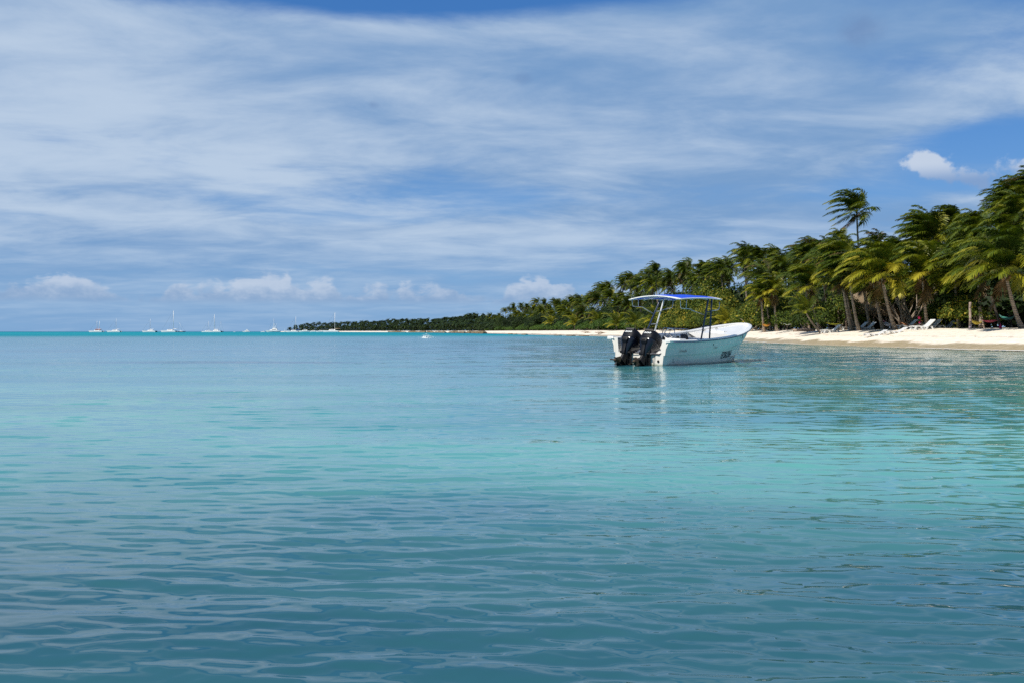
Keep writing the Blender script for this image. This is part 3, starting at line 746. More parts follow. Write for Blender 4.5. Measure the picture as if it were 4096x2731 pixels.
# forest floor undergrowth closing the view behind the rows
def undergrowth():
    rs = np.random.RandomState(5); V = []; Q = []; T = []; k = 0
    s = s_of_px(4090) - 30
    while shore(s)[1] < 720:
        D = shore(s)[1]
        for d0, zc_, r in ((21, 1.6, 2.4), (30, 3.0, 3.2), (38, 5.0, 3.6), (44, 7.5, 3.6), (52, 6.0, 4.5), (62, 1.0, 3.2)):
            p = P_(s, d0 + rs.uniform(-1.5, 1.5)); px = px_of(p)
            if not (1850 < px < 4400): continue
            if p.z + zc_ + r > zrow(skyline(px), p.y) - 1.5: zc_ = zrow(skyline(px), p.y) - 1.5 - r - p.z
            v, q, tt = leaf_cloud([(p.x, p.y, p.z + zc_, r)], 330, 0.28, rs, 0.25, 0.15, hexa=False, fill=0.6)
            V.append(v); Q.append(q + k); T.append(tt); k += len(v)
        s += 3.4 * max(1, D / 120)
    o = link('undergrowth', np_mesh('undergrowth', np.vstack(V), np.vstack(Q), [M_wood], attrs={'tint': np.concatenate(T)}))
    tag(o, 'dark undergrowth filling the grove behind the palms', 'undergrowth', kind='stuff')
undergrowth()

# ------------------------------------------------------------------ the motorboat
M_gel = simple("white_gelcoat", (0.80, 0.80, 0.78), 0.16, spec=0.5, var=0.05, scale=2.0)
def hull_material():
    m, t, b = material("hull_gelcoat")
    tcn = t.new('ShaderNodeTexCoord'); s = t.new('ShaderNodeSeparateXYZ'); t.l.new(tcn.outputs['Object'], s.inputs[0])
    n = t.noise(tcn.outputs['Object'], 2.0, 6, 0.6)
    mp = t.new('ShaderNodeMapping'); t.l.new(tcn.outputs['Object'], mp.inputs[0]); mp.inputs['Scale'].default_value = (5, 5, 0.5)
    n2 = t.noise(mp.outputs[0], 2.0, 5, 0.6)
    c = t.mix(t.mr(n2, 0.45, 0.75), (0.82, 0.78, 0.72), (0.70, 0.67, 0.60))
    scum = t.m('ADD', s.outputs[2], t.m('MULTIPLY', t.m('SUBTRACT', n, 0.5), 0.12))
    c = t.mix(t.mr(scum, 0.16, 0.05), c, (0.34, 0.38, 0.30))
    c = t.mix(t.mr(scum, 0.05, 0.035), c, (0.02, 0.035, 0.05))
    t.put(b.inputs['Base Color'], c); b.inputs['Roughness'].default_value = 0.14
    return m
M_hull = hull_material()
M_blue = simple("blue_canvas", (0.004, 0.065, 0.62), 0.65, var=0.12, scale=5, bump=0.25, bscale=12)
M_frame = simple("white_frame", (0.78, 0.78, 0.76), 0.3)
M_steel = simple("polished_tube", (0.62, 0.63, 0.65), 0.2, metal=0.85)
M_navy = simple("navy_tube", (0.02, 0.035, 0.085), 0.3, spec=0.6)
M_rub = simple("blue_grey_rail", (0.10, 0.125, 0.22), 0.55, var=0.25, scale=8)
M_black = simple("black_cowl", (0.004, 0.005, 0.009), 0.5, spec=0.25, var=0.2, scale=9)
M_gloss = simple("gloss_navy_black", (0.007, 0.010, 0.020), 0.18, spec=0.4, coat=0.2)
M_dark = simple("dark_metal", (0.008, 0.008, 0.010), 0.5, spec=0.3)
M_prop = simple("worn_bronze", (0.10, 0.075, 0.05), 0.3, metal=0.8, var=0.4, scale=12)
M_decal = simple("white_decal", (0.82, 0.82, 0.82), 0.4)
M_letter = simple("dark_teal_lettering", (0.015, 0.035, 0.045), 0.5)
M_red = simple("red_brown_lettering", (0.16, 0.025, 0.022), 0.5)
M_cloth = simple("grey_cloth", (0.07, 0.07, 0.08), 0.85, var=0.4, scale=8)
M_rubber = simple("black_rubber", (0.015, 0.015, 0.015), 0.6)
M_dial = simple("dial_face", (0.22, 0.22, 0.21), 0.2)

def text_mesh(s, size, shear=0.0, ex=0.0, bold=False):
    cu = bpy.data.curves.new('lettering', 'FONT'); cu.body = s; cu.size = size; cu.shear = shear; cu.extrude = ex
    cu.align_x = 'CENTER'; cu.align_y = 'CENTER'; cu.resolution_u = 3
    if bold: cu.offset = size * 0.025
    o = bpy.data.objects.new('lettering_src', cu); col.objects.link(o)
    bpy.context.view_layer.update()
    me = bpy.data.meshes.new_from_object(o.evaluated_get(bpy.context.evaluated_depsgraph_get()))
    bpy.data.objects.remove(o); bpy.data.curves.remove(cu); me.name = 'lettering'
    return me

HEAD = R(90 - 38)
boat = empty('motorboat', (4.50, 35.44, 0), (R(3.0), 0, HEAD))
tag(boat, 'open white fibreglass motorboat with blue canopy and two black outboards, anchored off the beach', 'motorboat')
def tab(T, rowsb):
    def f(u):
        x = u * T; ts = [r_[0] for r_ in rowsb]
        return x, float(np.interp(x, ts, [r_[1] for r_ in rowsb])), float(np.interp(x, ts, [r_[2] for r_ in rowsb]))
    return f
def smooth_tab(T, rowsb, n=60):
    a = catmull([(r_[0], r_[1], r_[2]) for r_ in rowsb], 10)
    def f(u):
        x = u * T; return x, max(0, float(np.interp(x, a[:, 0], a[:, 1]))), float(np.interp(x, a[:, 0], a[:, 2]))
    return f
L_rim = smooth_tab(8.6, [(0, 1.19, .93), (.12, 1.24, .93), (2, 1.23, .935), (4, 1.25, 1.01), (5.5, 1.20, 1.12), (6.5, 1.05, 1.24), (7.3, .84, 1.35), (8, .55, 1.45), (8.4, .27, 1.51), (8.6, 0, 1.53)])
L_mid = smooth_tab(8.4, [(0, 1.08, .66), (.12, 1.13, .66), (2, 1.19, .67), (4, 1.20, .75), (5.5, 1.11, .85), (6.5, .94, .97), (7.3, .69, 1.07), (7.9, .40, 1.14), (8.25, .15, 1.18), (8.4, 0, 1.19)])
L_bot = smooth_tab(8.16, [(0, 1.05, .42), (.12, 1.10, .42), (2, 1.16, .45), (4, 1.14, .53), (5.5, 1.03, .64), (6.5, .83, .74), (7.3, .53, .82), (7.8, .27, .87), (8.05, .09, .885), (8.16, 0, .89)])
L_ch = smooth_tab(8.02, [(0, .99, .41), (.12, 1.04, .41), (2, 1.10, .44), (4, 1.08, .52), (5.5, .97, .63), (6.5, .76, .73), (7.3, .44, .81), (7.7, .21, .85), (7.9, .07, .87), (8.02, 0, .88)])
L_wl = smooth_tab(7.72, [(0, .97, 0.02), (.12, 1.0, .02), (2, 1.03, .02), (4, .98, .02), (5.5, .80, .02), (6.5, .52, .02), (7.2, .24, .02), (7.55, .08, .02), (7.72, 0, .02)])
L_lo = smooth_tab(7.3, [(0, .80, -.22), (.12, .82, -.22), (2, .84, -.22), (4, .78, -.22), (5.5, .58, -.21), (6.5, .32, -.20), (7.1, .08, -.19), (7.3, 0, -.19)])
L_ke = smooth_tab(7.2, [(0, .0, -.36), (.12, 0, -.36), (2, 0, -.37), (4, 0, -.36), (5.5, 0, -.34), (6.5, 0, -.30), (7.1, 0, -.22), (7.2, 0, -.20)])
US = np.concatenate([[0, 0.015], np.linspace(0.04, 0.9, 34), np.linspace(0.91, 1.0, 14)])
def strake_surface(mb, lines, side):
    rs = [[(f(u)[0], f(u)[1] * side, f(u)[2]) for f in lines] for u in US]
    mb.rings(rs, cap=False, closed=False)
mb = MB()
for sd in (1, -1): strake_surface(mb, [L_rim, L_mid], sd)
for sd in (1, -1):
    strake_surface(mb, [lambda u: (L_mid(u)[0], L_mid(u)[1] + 0.012, L_mid(u)[2] - .004), L_bot], sd)
    strake_surface(mb, [lambda u: (L_mid(u)[0], L_mid(u)[1], L_mid(u)[2]), lambda u: (L_mid(u)[0], L_mid(u)[1] + 0.012, L_mid(u)[2] - .004)], sd)
    strake_surface(mb, [L_bot, L_ch], sd); strake_surface(mb, [(lambda u, q=q: tuple(a + (b - a) * q for a, b in zip(L_ch(u), L_wl(u)))) for q in (0, .2, .4, .6, .8, 1)], sd); strake_surface(mb, [L_wl, L_lo], sd); strake_surface(mb, [L_lo, L_ke], sd)
# transom, cut down in the middle, with a deep outboard well between solid side posts
def P0(f, sd, dt=0): x, y, z = f(0); return (x + dt, y * sd, z)
for sd in (1, -1):
    mb.add([P0(L_rim, sd), P0(L_mid, sd), P0(L_bot, sd), P0(L_ch, sd), (0, .86 * sd, .42), (0, .93 * sd, .90)], [(0, 1, 2, 3, 4, 5)])
mb.add([(0, .86, .42), P0(L_ch, 1), P0(L_wl, 1), P0(L_lo, 1), P0(L_ke, 1), P0(L_lo, -1), P0(L_wl, -1), P0(L_ch, -1), (0, -.86, .42)], [tuple(range(9))])
hull = mb.build('hull', M_hull, boat, smooth='auto', recalc=False, merge=True)
# gunwale cap: rounded lip standing out over the side
mb = MB()
for sd in (1, -1):
    rs = []
    for u in US:
        x, y, z = L_rim(u); q = min(1.0, (1 - u) * 8)
        xi = min(x, 8.6 - 0.10 * (1 - q) - 0.02)
        yi = max(0.0, y - 0.13 * (0.4 + 0.6 * q)) if u < 0.985 else 0
        yo = y + 0.035
        tip = 0.06 * (1 - q)
        rs.append([(x + tip, yo * sd if u < 1 else 0, z - 0.035), (x + tip, yo * sd if u < 1 else 0, z + 0.012), (x + tip * .5, (y + 0.01) * sd if u < 1 else 0, z + 0.03), (xi - 0.04, (yi + 0.02) * sd, z + 0.03), (xi - 0.06, yi * sd, z + 0.005), (xi - 0.06, yi * sd, z - 0.05)])
    mb.rings(rs, cap=True, closed=True)
mb.build('gunwale', M_gel, boat, smooth='auto')
MB().box(-0.03, 0.32, 1.17, 1.35, 0.845, 0.968).build('corner_lip', M_gel, boat, bevel=0.03)
# blue-grey rub rail under the lip
for sd in (1, -1):
    m_ = MB(); pts = []
    for u in np.linspace(0.02, 0.995, 50):
        x, y, z = L_rim(u); pts.append((x + 0.03 * (u > 0.97), (y + 0.03) * sd, z - 0.030))
    m_.tube(pts, 0.022, 6); m_.build('rub_rail', M_rub, boat, smooth=True)
# inside lining, floor
def inner(f, dy, dx=0.0): 
    def g(u):
        x, y, z = f(u * 0.985); return (x, max(0, y - dy), z)
    return g
mb = MB()
Fi = lambda u: (L_ch(u * .955)[0], max(0, L_ch(u * .955)[1] - 0.06) if u < 0.999 else 0, 0.30)
for sd in (1, -1):
    rs = []
    for u in US:
        a = inner(L_rim, 0.10)(u); b_ = inner(L_bot, 0.08)(u); c_ = Fi(u)
        if u > 0.999: a = (a[0], 0, a[2]); b_ = (b_[0], 0, b_[2])
        rs.append([(p[0], p[1] * sd, p[2]) for p in ((a[0], a[1], a[2] - 0.01), b_, c_, (c_[0], 0, c_[2]))])
    mb.rings(rs[2:], cap=False, closed=False)
mb.build('lining', M_gel, boat, smooth='auto', recalc=False, merge=True)
# engine well: floor, cheeks, bulkhead
mb = MB()
mb.box(0.004, 0.95, -0.9, 0.9, 0.30, 0.425)
for sd in (1, -1):
    y0, y1 = (1.0, 0.94) if sd > 0 else (-0.94, -1.0)
    mb.add([(0.003, .85 * sd, .42), (0.95, .85 * sd, .42), (0.95, .92 * sd, .93), (0.003, .92 * sd, .93), (0.003, 1.16 * sd, .93), (0.95, 1.16 * sd, .93), (0.95, .90 * sd, .42), (0.003, .90 * sd, .42)],
           [(0, 1, 2, 3), (3, 2, 5, 4), (0, 3, 4, 7), (1, 6, 5, 2)])
mb.build('engine_well', M_gel, boat)
mb = MB(); mb.box(0.93, 1.62, -1.08, 1.08, 0.52, 0.90); mb.build('aft_deck', M_gel, boat, bevel=0.03)
mb = MB(); mb.box(1.02, 1.5, -1.06, -0.45, 0.90, 0.985); mb.build('seat_pad', M_gel, boat, bevel=0.03)
# console with wheel, dials, lever
con = MB().box(2.25, 2.85, -0.42, 0.62, 0.31, 1.10).build('console', M_gel, boat, bevel=0.05)
for y in (0.48, 0.30, -0.30):
    r_ = 0.06 if y != 0.30 else 0.035
    MB().tube([(2.262, y, 0.98), (2.235, y, 0.98)], r_, 14).build('dial_ring', M_dark, con, smooth=False)
    MB().tube([(2.236, y, 0.98), (2.229, y, 0.98)], r_ * 0.78, 14).build('dial', M_dial, con, smooth=False)
wh = MB(); c0 = Vector((2.05, -0.05, 1.12)); ax = Vector((-0.85, 0, 0.52)).normalized(); e1 = Vector((0, 1, 0)); e2 = ax.cross(e1)
wh.tube([c0 + (e1 * math.cos(a) + e2 * math.sin(a)) * 0.21 for a in [2 * math.pi * j / 20 for j in range(21)]], 0.017, 6, cap=False)
wo = wh.build('steering_wheel', M_frame, con, smooth=True)
sp = MB(); sp.tube([c0, (2.27, -0.05, 0.98)], 0.03, 8)
for a in (0.5, 2.6, 4.7): sp.tube([c0, c0 + (e1 * math.cos(a) + e2 * math.sin(a)) * 0.205], 0.009, 5)
sp.build('wheel_spokes', M_steel, con, smooth=True)
lv = MB(); lv.tube([(2.12, 0.17, 0.93), (2.10, 0.17, 1.06), (2.16, 0.20, 1.22)], [0.05, 0.022, 0.014], 8); lv.box(2.08, 2.24, 0.08, 0.26, 0.86, 0.97)
lv.build('throttle_lever', M_dark, con, bevel=0.01)
rb = MB(); rb.tube([(2.5, 0.50, 1.10), (2.45, 0.46, 1.22), (2.40, 0.36, 1.30), (2.42, 0.25, 1.33)], 0.008, 5); rb.build('aerial', M_dark, con, smooth=True)
ws = MB()
ws.tube([(2.70, -0.40, 1.10), (2.78, -0.40, 1.30), (2.78, 0.60, 1.30), (2.70, 0.60, 1.10)], 0.012, 6)
ws.build('grab_rail', M_steel, con, smooth=True)
# clothes and lines hanging over the console side
cl = MB()
rs_ = np.random.RandomState(3)
for k in range(7):
    x = 2.26 + 0.07 * k; y = -0.44 - 0.02 * (k % 2)
    cl.tube([(x, y + .03, 1.12), (x + .01, y - .02, 1.02), (x + rs_.uniform(-.02, .02), y - .05, 0.85), (x, y - .03, 0.66 + 0.08 * (k % 3))], [0.02, 0.035, 0.04, 0.015], 6)
cl.build('hanging_cloths', M_cloth, boat, smooth=True)
# benches and boxes
MB().box(3.25, 3.80, -0.98, 0.98, 0.30, 0.72).build('bench', M_gel, boat, bevel=0.03)
MB().box(4.55, 5.05, -0.88, 0.88, 0.30, 0.84).build('bench', M_gel, boat, bevel=0.03)
MB().box(4.50, 5.10, -0.60, 0.55, 0.84, 0.93).build('storage_box', M_gel, boat, bevel=0.02)
# foredeck
mb = MB(); rs = []
for u in np.linspace(0.655, 0.975, 16):
    x, y, z = L_rim(u); y = max(0.02, y - 0.11); rs.append([(x, -y, z - 0.05), (x, -y * .5, z - 0.015), (x, 0, z - 0.005), (x, y * .5, z - 0.015), (x, y, z - 0.05), (x, y * .6, z - 0.25), (x, -y * .6, z - 0.25)])
mb.rings(rs); fd = mb.build('foredeck', M_gel, boat, smooth='auto')
x0 = 5.62
mb = MB(); mb.box(6.0, 6.6, -0.32, 0.32, 1.16, 1.215); mb.build('hatch_cover', M_gel, fd, bevel=0.012)
for x, y in ((6.15, 0.62), (6.9, 0.45)):
    MB().tube([(x - .07, y, L_rim(x / 8.6)[2] - .06), (x - .05, y, L_rim(x / 8.6)[2] + .02), (x + .05, y, L_rim(x / 8.6)[2] + .02), (x + .07, y, L_rim(x / 8.6)[2] - .06)], 0.013, 6).build('cleat', M_dark, boat, smooth=True)

# canopy: arched blue canvas on a white frame
CX0, CX1, CY = 0.86, 4.22, 1.03
def can_z(x, y): 
    a = (x - CX0) / (CX1 - CX0) * 2 - 1; b_ = y / CY
    return 2.385 + 0.125 * (1 - b_ * b_) + 0.045 * (1 - a * a) - 0.045 * b_ + 0.035 * a - 0.012 * math.sin((a + 1) * 9.4) * (1 - b_ * b_)
xs = np.linspace(CX0, CX1, 25); ys = np.linspace(-CY, CY, 17)
mb = MB(); n_ = len(ys)
top_ = [(x, y, can_z(x, y) + 0.012) for x in xs for y in ys]; bot_ = [(x, y, can_z(x, y) - 0.012) for x in xs for y in ys]; N_ = len(top_)
fs = []
for i in range(len(xs) - 1):
    for j in range(n_ - 1):
        a = i * n_ + j; fs.append((a, a + n_, a + n_ + 1, a + 1)); fs.append((a + N_, a + N_ + 1, a + N_ + n_ + 1, a + N_ + n_))
canopy = mb.add(top_ + bot_, fs).build('canopy', M_blue, boat, smooth=True, recalc=False)
mb = MB()
for yy in (-CY, CY): mb.tube([(x, yy, can_z(x, yy)) for x in xs], 0.023, 8)
for xx in (CX0, CX1): mb.tube([(xx, y, can_z(xx, y)) for y in ys], 0.023, 8)
mb.build('canopy_frame', M_frame, canopy, smooth=True)
for yy in (-0.5, 0.0, 0.5): MB().tube([(x, yy, can_z(x, yy) - 0.04) for x in xs[1:-1]], 0.018, 6).build('canopy_batten', M_frame, canopy, smooth=True)
for xx in (1.9, 3.1): MB().tube([(xx, y, can_z(xx, y) - 0.05) for y in ys[:]], 0.018, 6).build('canopy_batten', M_frame, canopy, smooth=True)
# white strips over and under the aft edge of the canopy
mb = MB()
xs2 = np.linspace(CX0, CX0 + 0.2, 4)
rs = [[(x, y, can_z(x, y) + 0.017) for y in ys] for x in xs2]; mb.rings(rs, cap=False, closed=False)
rs = [[(x, y, can_z(x, y) - 0.017) for y in ys] for x in xs2[:2]]; mb.rings(rs, cap=False, closed=False)
mb.build('canopy_edge_strip', M_frame, canopy, smooth=True, recalc=False)
for sd in (1, -1):
    lad = []
    for k, (tb, tt) in enumerate(((2.38, 3.14), (3.05, 3.42))):
        zb = 0.30 if False else L_rim(tb / 8.6)[2]; yb = 1.19 * sd; yt = 1.02 * sd
        p0, p1 = Vector((tb, yb, zb)), Vector((tt, yt, can_z(tt, yt) - 0.02)); lad.append((p0, p1))
        mt_ = M_navy if (sd < 0 or k == 0) else M_frame
        MB().tube([p0, p0.lerp(p1, .93), p1], 0.030, 9).build('canopy_post', mt_, boat, smooth=True)
        MB().tube([p0 - Vector((0, 0, .0)), p0 + Vector((0, 0, .03))], 0.06, 10).build('post_foot', M_steel, boat)
    for f in (0.33, 0.68):
        MB().tube([lad[0][0].lerp(lad[0][1], f), lad[1][0].lerp(lad[1][1], f)], 0.019, 6).build('ladder_rung', M_steel if sd > 0 else M_navy, boat, smooth=True)
    # bent brackets from the canopy edge back to the posts
    a0 = lad[0][0].lerp(lad[0][1], 0.60)
    y_ = 1.0 * sd
    MB().tube([(CX0 + .15, y_, 2.37), (CX0 + .20, y_, 2.12), (CX0 + .27, y_, 2.07), (CX0 + .95, y_, 2.06), (CX0 + 1.02, y_, 2.02), tuple(a0)], 0.014, 6).build('canopy_bracket', M_steel, boat, smooth=True)
    MB().tube([(CX0 + .62, y_, 2.38), (CX0 + .62, y_, 2.06)], 0.014, 6).build('canopy_bracket', M_steel, boat, smooth=True)
    a1 = lad[1][0].lerp(lad[1][1], 0.70)
    MB().tube([(CX1 - .1, y_, 2.37), (CX1 - .12, y_, 2.12), (CX1 - .2, y_, 2.07), (CX1 - .42, y_, 2.05), tuple(a1)], 0.014, 6).build('canopy_bracket', M_steel, boat, smooth=True)

# lettering on the starboard side
def side_text(s, size, tc_, fa, fb, shear, mat_, x_len, up0, up1, bold=False):
    me = text_mesh(s, size, shear, bold=bold); n = len(me.vertices); co = np.empty(n * 3, np.float32); me.vertices.foreach_get('co', co); co = co.reshape(-1, 3)
    w_ = np.ptp(co[:, 0]); h_ = np.ptp(co[:, 1]); x = (co[:, 0] - co[:, 0].mean() * 0 - (co[:, 0].min() + co[:, 0].max()) / 2) / w_ * x_len + tc_
    v = (co[:, 1] - co[:, 1].min()) / h_; v = up0 + v * (up1 - up0)
    out = []
    for a, b_ in zip(x, v):
        uu = a / (fa(1.0)[0] + (fb(1.0)[0] - fa(1.0)[0]) * b_); pa = fa(uu); pb = fb(uu)
        out.append((a, -(pa[1] + (pb[1] - pa[1]) * b_) - 0.024 - (0.012 if fb is L_mid else 0), pa[2] + (pb[2] - pa[2]) * b_))
    me.vertices.foreach_set('co', np.array(out, np.float32).ravel()); me.materials.append(mat_); me.update()
    return link('lettering', me, boat)
side_text('ETSALINA', 0.3, 4.95, L_wl, L_ch, 0.30, M_letter, 1.05, 0.38, 0.86, True)
side_text('ET-TB-483ZPN', 0.1, 1.08, L_bot, L_mid, 0.0, M_red, 0.50, 0.45, 0.74)
side_text('E.ISP', 0.1, 3.55, L_bot, L_mid, 0.0, M_red, 0.24, 0.52, 0.82)
def hpt(f, x): p = f(x / f(1.0)[0]); return Vector((x, -p[1], p[2]))
p = hpt(L_mid, 3.35); MB().tube([p + Vector((0, .02, .06)), p + Vector((0, -.02, .06))], 0.028, 12).build('drain_fitting', M_dark, boat)
p = hpt(L_rim, 6.05) * .5 + hpt(L_mid, 6.05) * .5; MB().tube([p + Vector((0, 0, .06)), p + Vector((-.0, -.04, .04)), p + Vector((0, -.04, -.05)), p + Vector((0, 0, -.07))], 0.012, 6).build('tow_eye', M_dark, boat, smooth=True)
p = hpt(L_wl, 0.62) * .45 + hpt(L_ch, .62) * .55; MB().tube([p + Vector((0, 0, .05)), p + Vector((0, -.045, .03)), p + Vector((0, -.05, -.05)), p + Vector((0, 0, -.06))], 0.011, 6).build('tow_eye', M_steel, boat, smooth=True)
MB().tube([(0.0, -0.80, .20), (-0.02, -0.80, .20)], 0.045, 12).build('drain_fitting', M_dark, boat)
MB().tube([(-0.02, -0.66, .44), (-0.05, -0.655, .30), (-0.045, -0.63, .12), (-0.06, -0.62, -.05)], 0.010, 5).build('hanging_line', M_rubber, boat, smooth=True)
rr_ = MB(); rr_.tube([(-0.10, -0.50, .44), (-0.04, -0.60, .46), (0.0, -0.70, .45), (-0.02, -0.82, .445), (0.02, -0.91, .49)], [0.03, 0.05, 0.035, 0.03, 0.02], 8)
rr_.build('rubber_cover', M_cloth, boat, smooth=True)
MB().tube([(-.03, .62, .44), (-.06, .2, .43), (-.04, -.1, .44)], 0.012, 6).build('steering_hose', M_dark, boat, smooth=True)

def rrect(cx, cy, hx, hy, z, n=20, p=3.2, taper=0.0):
    out = []
    for j in range(n):
        a = 2 * math.pi * j / n; c, s_ = math.cos(a), math.sin(a)
        x = math.copysign(abs(c) ** (2 / p), c) * hx; y = math.copysign(abs(s_) ** (2 / p), s_) * hy
        y *= 1 - taper * (x / hx) ; out.append((cx + x, cy + y, z))
    return out
def outboard(yc):
    e = empty('outboard_motor', (-0.12, yc, 0.41), (0, R(34), 0), boat); e.scale = (1.16, 1.22, 0.96)
    # x is forward, z runs up the shaft
    MB().rings([rrect(.03, 0, .33, .235, .50), rrect(.03, 0, .345, .25, .52), rrect(.035, 0, .345, .255, .66), rrect(.045, 0, .33, .245, .80), rrect(.055, 0, .30, .225, .87), rrect(.065, 0, .25, .185, .905), rrect(.07, 0, .18, .13, .915)]).build('upper_cowl', M_black, e, smooth='auto')
    MB().rings([rrect(-.02, 0, .09, .075, -.16), rrect(-.02, 0, .13, .10, -.04), rrect(-.015, 0, .20, .15, .10), rrect(.0, 0, .275, .205, .25), rrect(.02, 0, .335, .245, .38), rrect(.025, 0, .355, .262, .46), rrect(.03, 0, .355, .262, .498)]).build('lower_cowl', M_gloss, e, smooth='auto')
    # air intake recess with lip at the back of the top, rear spine
    mb = MB(); mb.box(-.292, -.235, -.135, .135, .80, .885); mb.build('air_intake', M_rubber, e, bevel=0.012)
    mb = MB(); mb.rings([[(-.385, -.10, .44), (-.385, .10, .44), (-.30, .12, .44), (-.30, -.12, .44)], [(-.365, -.09, .30), (-.365, .09, .30), (-.22, .10, .30), (-.22, -.10, .30)], [(-.29, -.06, .22), (-.29, .06, .22), (-.15, .07, .22), (-.15, -.07, .22)], [(-.235, -.055, -.02), (-.235, .055, -.02), (-.05, .06, -.02), (-.05, -.06, -.02)], [(-.20, -.06, -.14), (-.20, .06, -.14), (0, .06, -.14), (0, -.06, -.14)]]); mb.build('rear_spine', M_black, e, bevel=0.018, smooth='auto')
    MB().box(-.392, -.372, -.05, .05, .345, .39).build('rear_panel', M_dark, e, bevel=0.005)
    mb = MB(); mb.rings([rrect(-.02, 0, .17, .075, -.46, p=2), rrect(-.02, 0, .16, .075, -.30, p=2), rrect(-.02, 0, .15, .085, -.12, p=2.4)]); mb.build('midsection', M_dark, e, smooth='auto')
    mb = MB(); mb.box(-.36, .10, -.12, .12, -.475, -.455); mb.build('cavitation_plate', M_dark, e, bevel=0.006)
    mb = MB(); mb.tube([(.18, 0, -.62), (.12, 0, -.62), (-.05, 0, -.62), (-.22, 0, -.62), (-.26, 0, -.62)], [.012, .055, .075, .06, .05], 14)
    mb.rings([rrect(-.02, 0, .13, .035, -.58, p=2), rrect(-.02, 0, .15, .05, -.46, p=2)])
    mb.add([(.10, .012, -.66), (-.17, .012, -.66), (-.15, .008, -.84), (-.08, .008, -.86), (.10, -.012, -.66), (-.17, -.012, -.66), (-.15, -.008, -.84), (-.08, -.008, -.86)], [(0, 1, 2, 3), (7, 6, 5, 4), (0, 4, 5, 1), (1, 5, 6, 2), (2, 6, 7, 3), (3, 7, 4, 0)])
    mb.build('gearcase', M_dark, e, smooth='auto')
    mb = MB(); mb.tube([(-.26, 0, -.62), (-.30, 0, -.62), (-.44, 0, -.62), (-.455, 0, -.62)], [.055, .062, .055, .035], 14)
    for q in range(3):
        a0_ = q * 2.094 + yc; rs = []
        for i in range(7):
            f = i / 6; r = 0.05 + 0.155 * f; wd = 0.115 * math.sin(math.pi * (0.22 + 0.70 * f)) ; pit = 0.9 - 0.45 * f
            row = []
            for k in (-1, -0.4, 0.2, 1):
                aa = a0_ + k * wd / max(r, 0.09) * math.cos(pit) * 0.8 - 0.25 * f; row.append((-.36 + k * wd * math.sin(pit) * 0.8 - 0.03 * f, math.cos(aa) * r, -.62 + math.sin(aa) * r))
            rs.append(row)
        b0 = MB(); top = rs; n = 4
        vs = [p for r_ in rs for p in r_]; vs2 = [(p[0] + 0.008, p[1], p[2]) for p in vs]; fs = []
        for i in range(6):
            for k in range(3):
                a = i * n + k; fs.append((a, a + 1, a + n + 1, a + n)); fs.append((a + 28 + n, a + 28 + n + 1, a + 28 + 1, a + 28))
        for i in range(6):
            a = i * n; fs.append((a + n, a + 28 + n, a + 28, a)); a += 3; fs.append((a, a + 28, a + 28 + n, a + n))
        for k in range(3): a = 24 + k; fs.append((a, a + 1, a + 29, a + 28))
        mb.add(vs + vs2, fs)
    mb.build('propeller', M_prop, e, smooth='auto')
    # decal
    me = text_mesh('200', 0.105, 0.15, 0.004, True); me.materials.append(M_decal)
    d = link('lettering', me, e, (-.312, 0, .70), (R(90), 0, R(-90)), (1.5, .8, 1))
    # clamp bracket stays upright on the transom (turned back against the tilt)
    mb = MB()
    for s_ in (1, -1): mb.box(-.02, .06, s_ * .13 - .025, s_ * .13 + .025, -.46, .10); mb.box(.06, .17, s_ * .13 - .025, s_ * .13 + .025, -.02, .10)
    mb.box(-.10, -.02, -.10, .10, -.40, .04); mb.tube([(-.06, -.17, .03), (-.06, .17, .03)], 0.045, 10)
    mb.tube([(-.03, .02, -.36), (-.16, .02, -.12)], 0.028, 8)
    mb.build('clamp_bracket', M_dark, e, bevel=0.008, rot=(0, R(-34), 0))
    mb = MB(); mb.tube([(-.04, .03, -.30), (-.19, .03, -.33)], 0.018, 8); mb.build('tilt_ram', M_steel, e, smooth=True, rot=(0, R(-34), 0))
    mb = MB(); mb.tube([(.18, .10, .02), (.10, .20, -.08), (-.02, .19, -.20), (-.06, .08, -.22)], 0.014, 6); mb.build('fuel_hose', M_rubber, e, smooth=True)
    return e
for yc, lb in ((0.45, 'port outboard, farther from the beach'), (-0.33, 'starboard outboard')): outboard(yc)

# ------------------------------------------------------------------ boats far out
M_white = simple("boat_white", (0.80, 0.80, 0.80), 0.3)
M_win = simple("boat_window", (0.015, 0.02, 0.03), 0.15)
M_mast = simple("mast_alloy", (0.75, 0.75, 0.75), 0.35)
M_rig = simple("rigging", (0.10, 0.10, 0.11), 0.5)
M_dhull = simple("navy_hull", (0.012, 0.018, 0.04), 0.25)
M_orange = simple("faded_red_awning", (0.50, 0.12, 0.06), 0.7)
M_beige = simple("beige_sailcover", (0.50, 0.40, 0.26), 0.8)
M_bcov = simple("blue_sailcover", (0.01, 0.08, 0.40), 0.8)
def hull_mesh(L, W, h, yc=0.0, rake=0.08, bow=1):
    rs = []
    for i in range(13):
        f = i / 12; x = (f - .5) * L; b = W * .5 * (1 - max(0, (f - .45) / .55) ** 2.2) * (0.86 + 0.14 * min(1, f * 4)); b = max(b, 0.02)
        z = h * (0.85 + 0.25 * f * f)
        rs.append([(x * (1 + 0), yc - b * .6, -.3), (x + L * rake * f * .5, yc - b, z * .55), (x + L * rake * f, yc - b, z), (x + L * rake * f, yc + b, z), (x + L * rake * f * .5, yc + b, z * .55), (x, yc + b * .6, -.3)])
    return rs
D0 = 1300.0
def boat_root(name, px, D, label, rz=0.0, cat='boat', group=None):
    o = empty(name, ((px - 2048) / F * D, D, 0), (0, 0, rz)); return tag(o, label, cat, group)
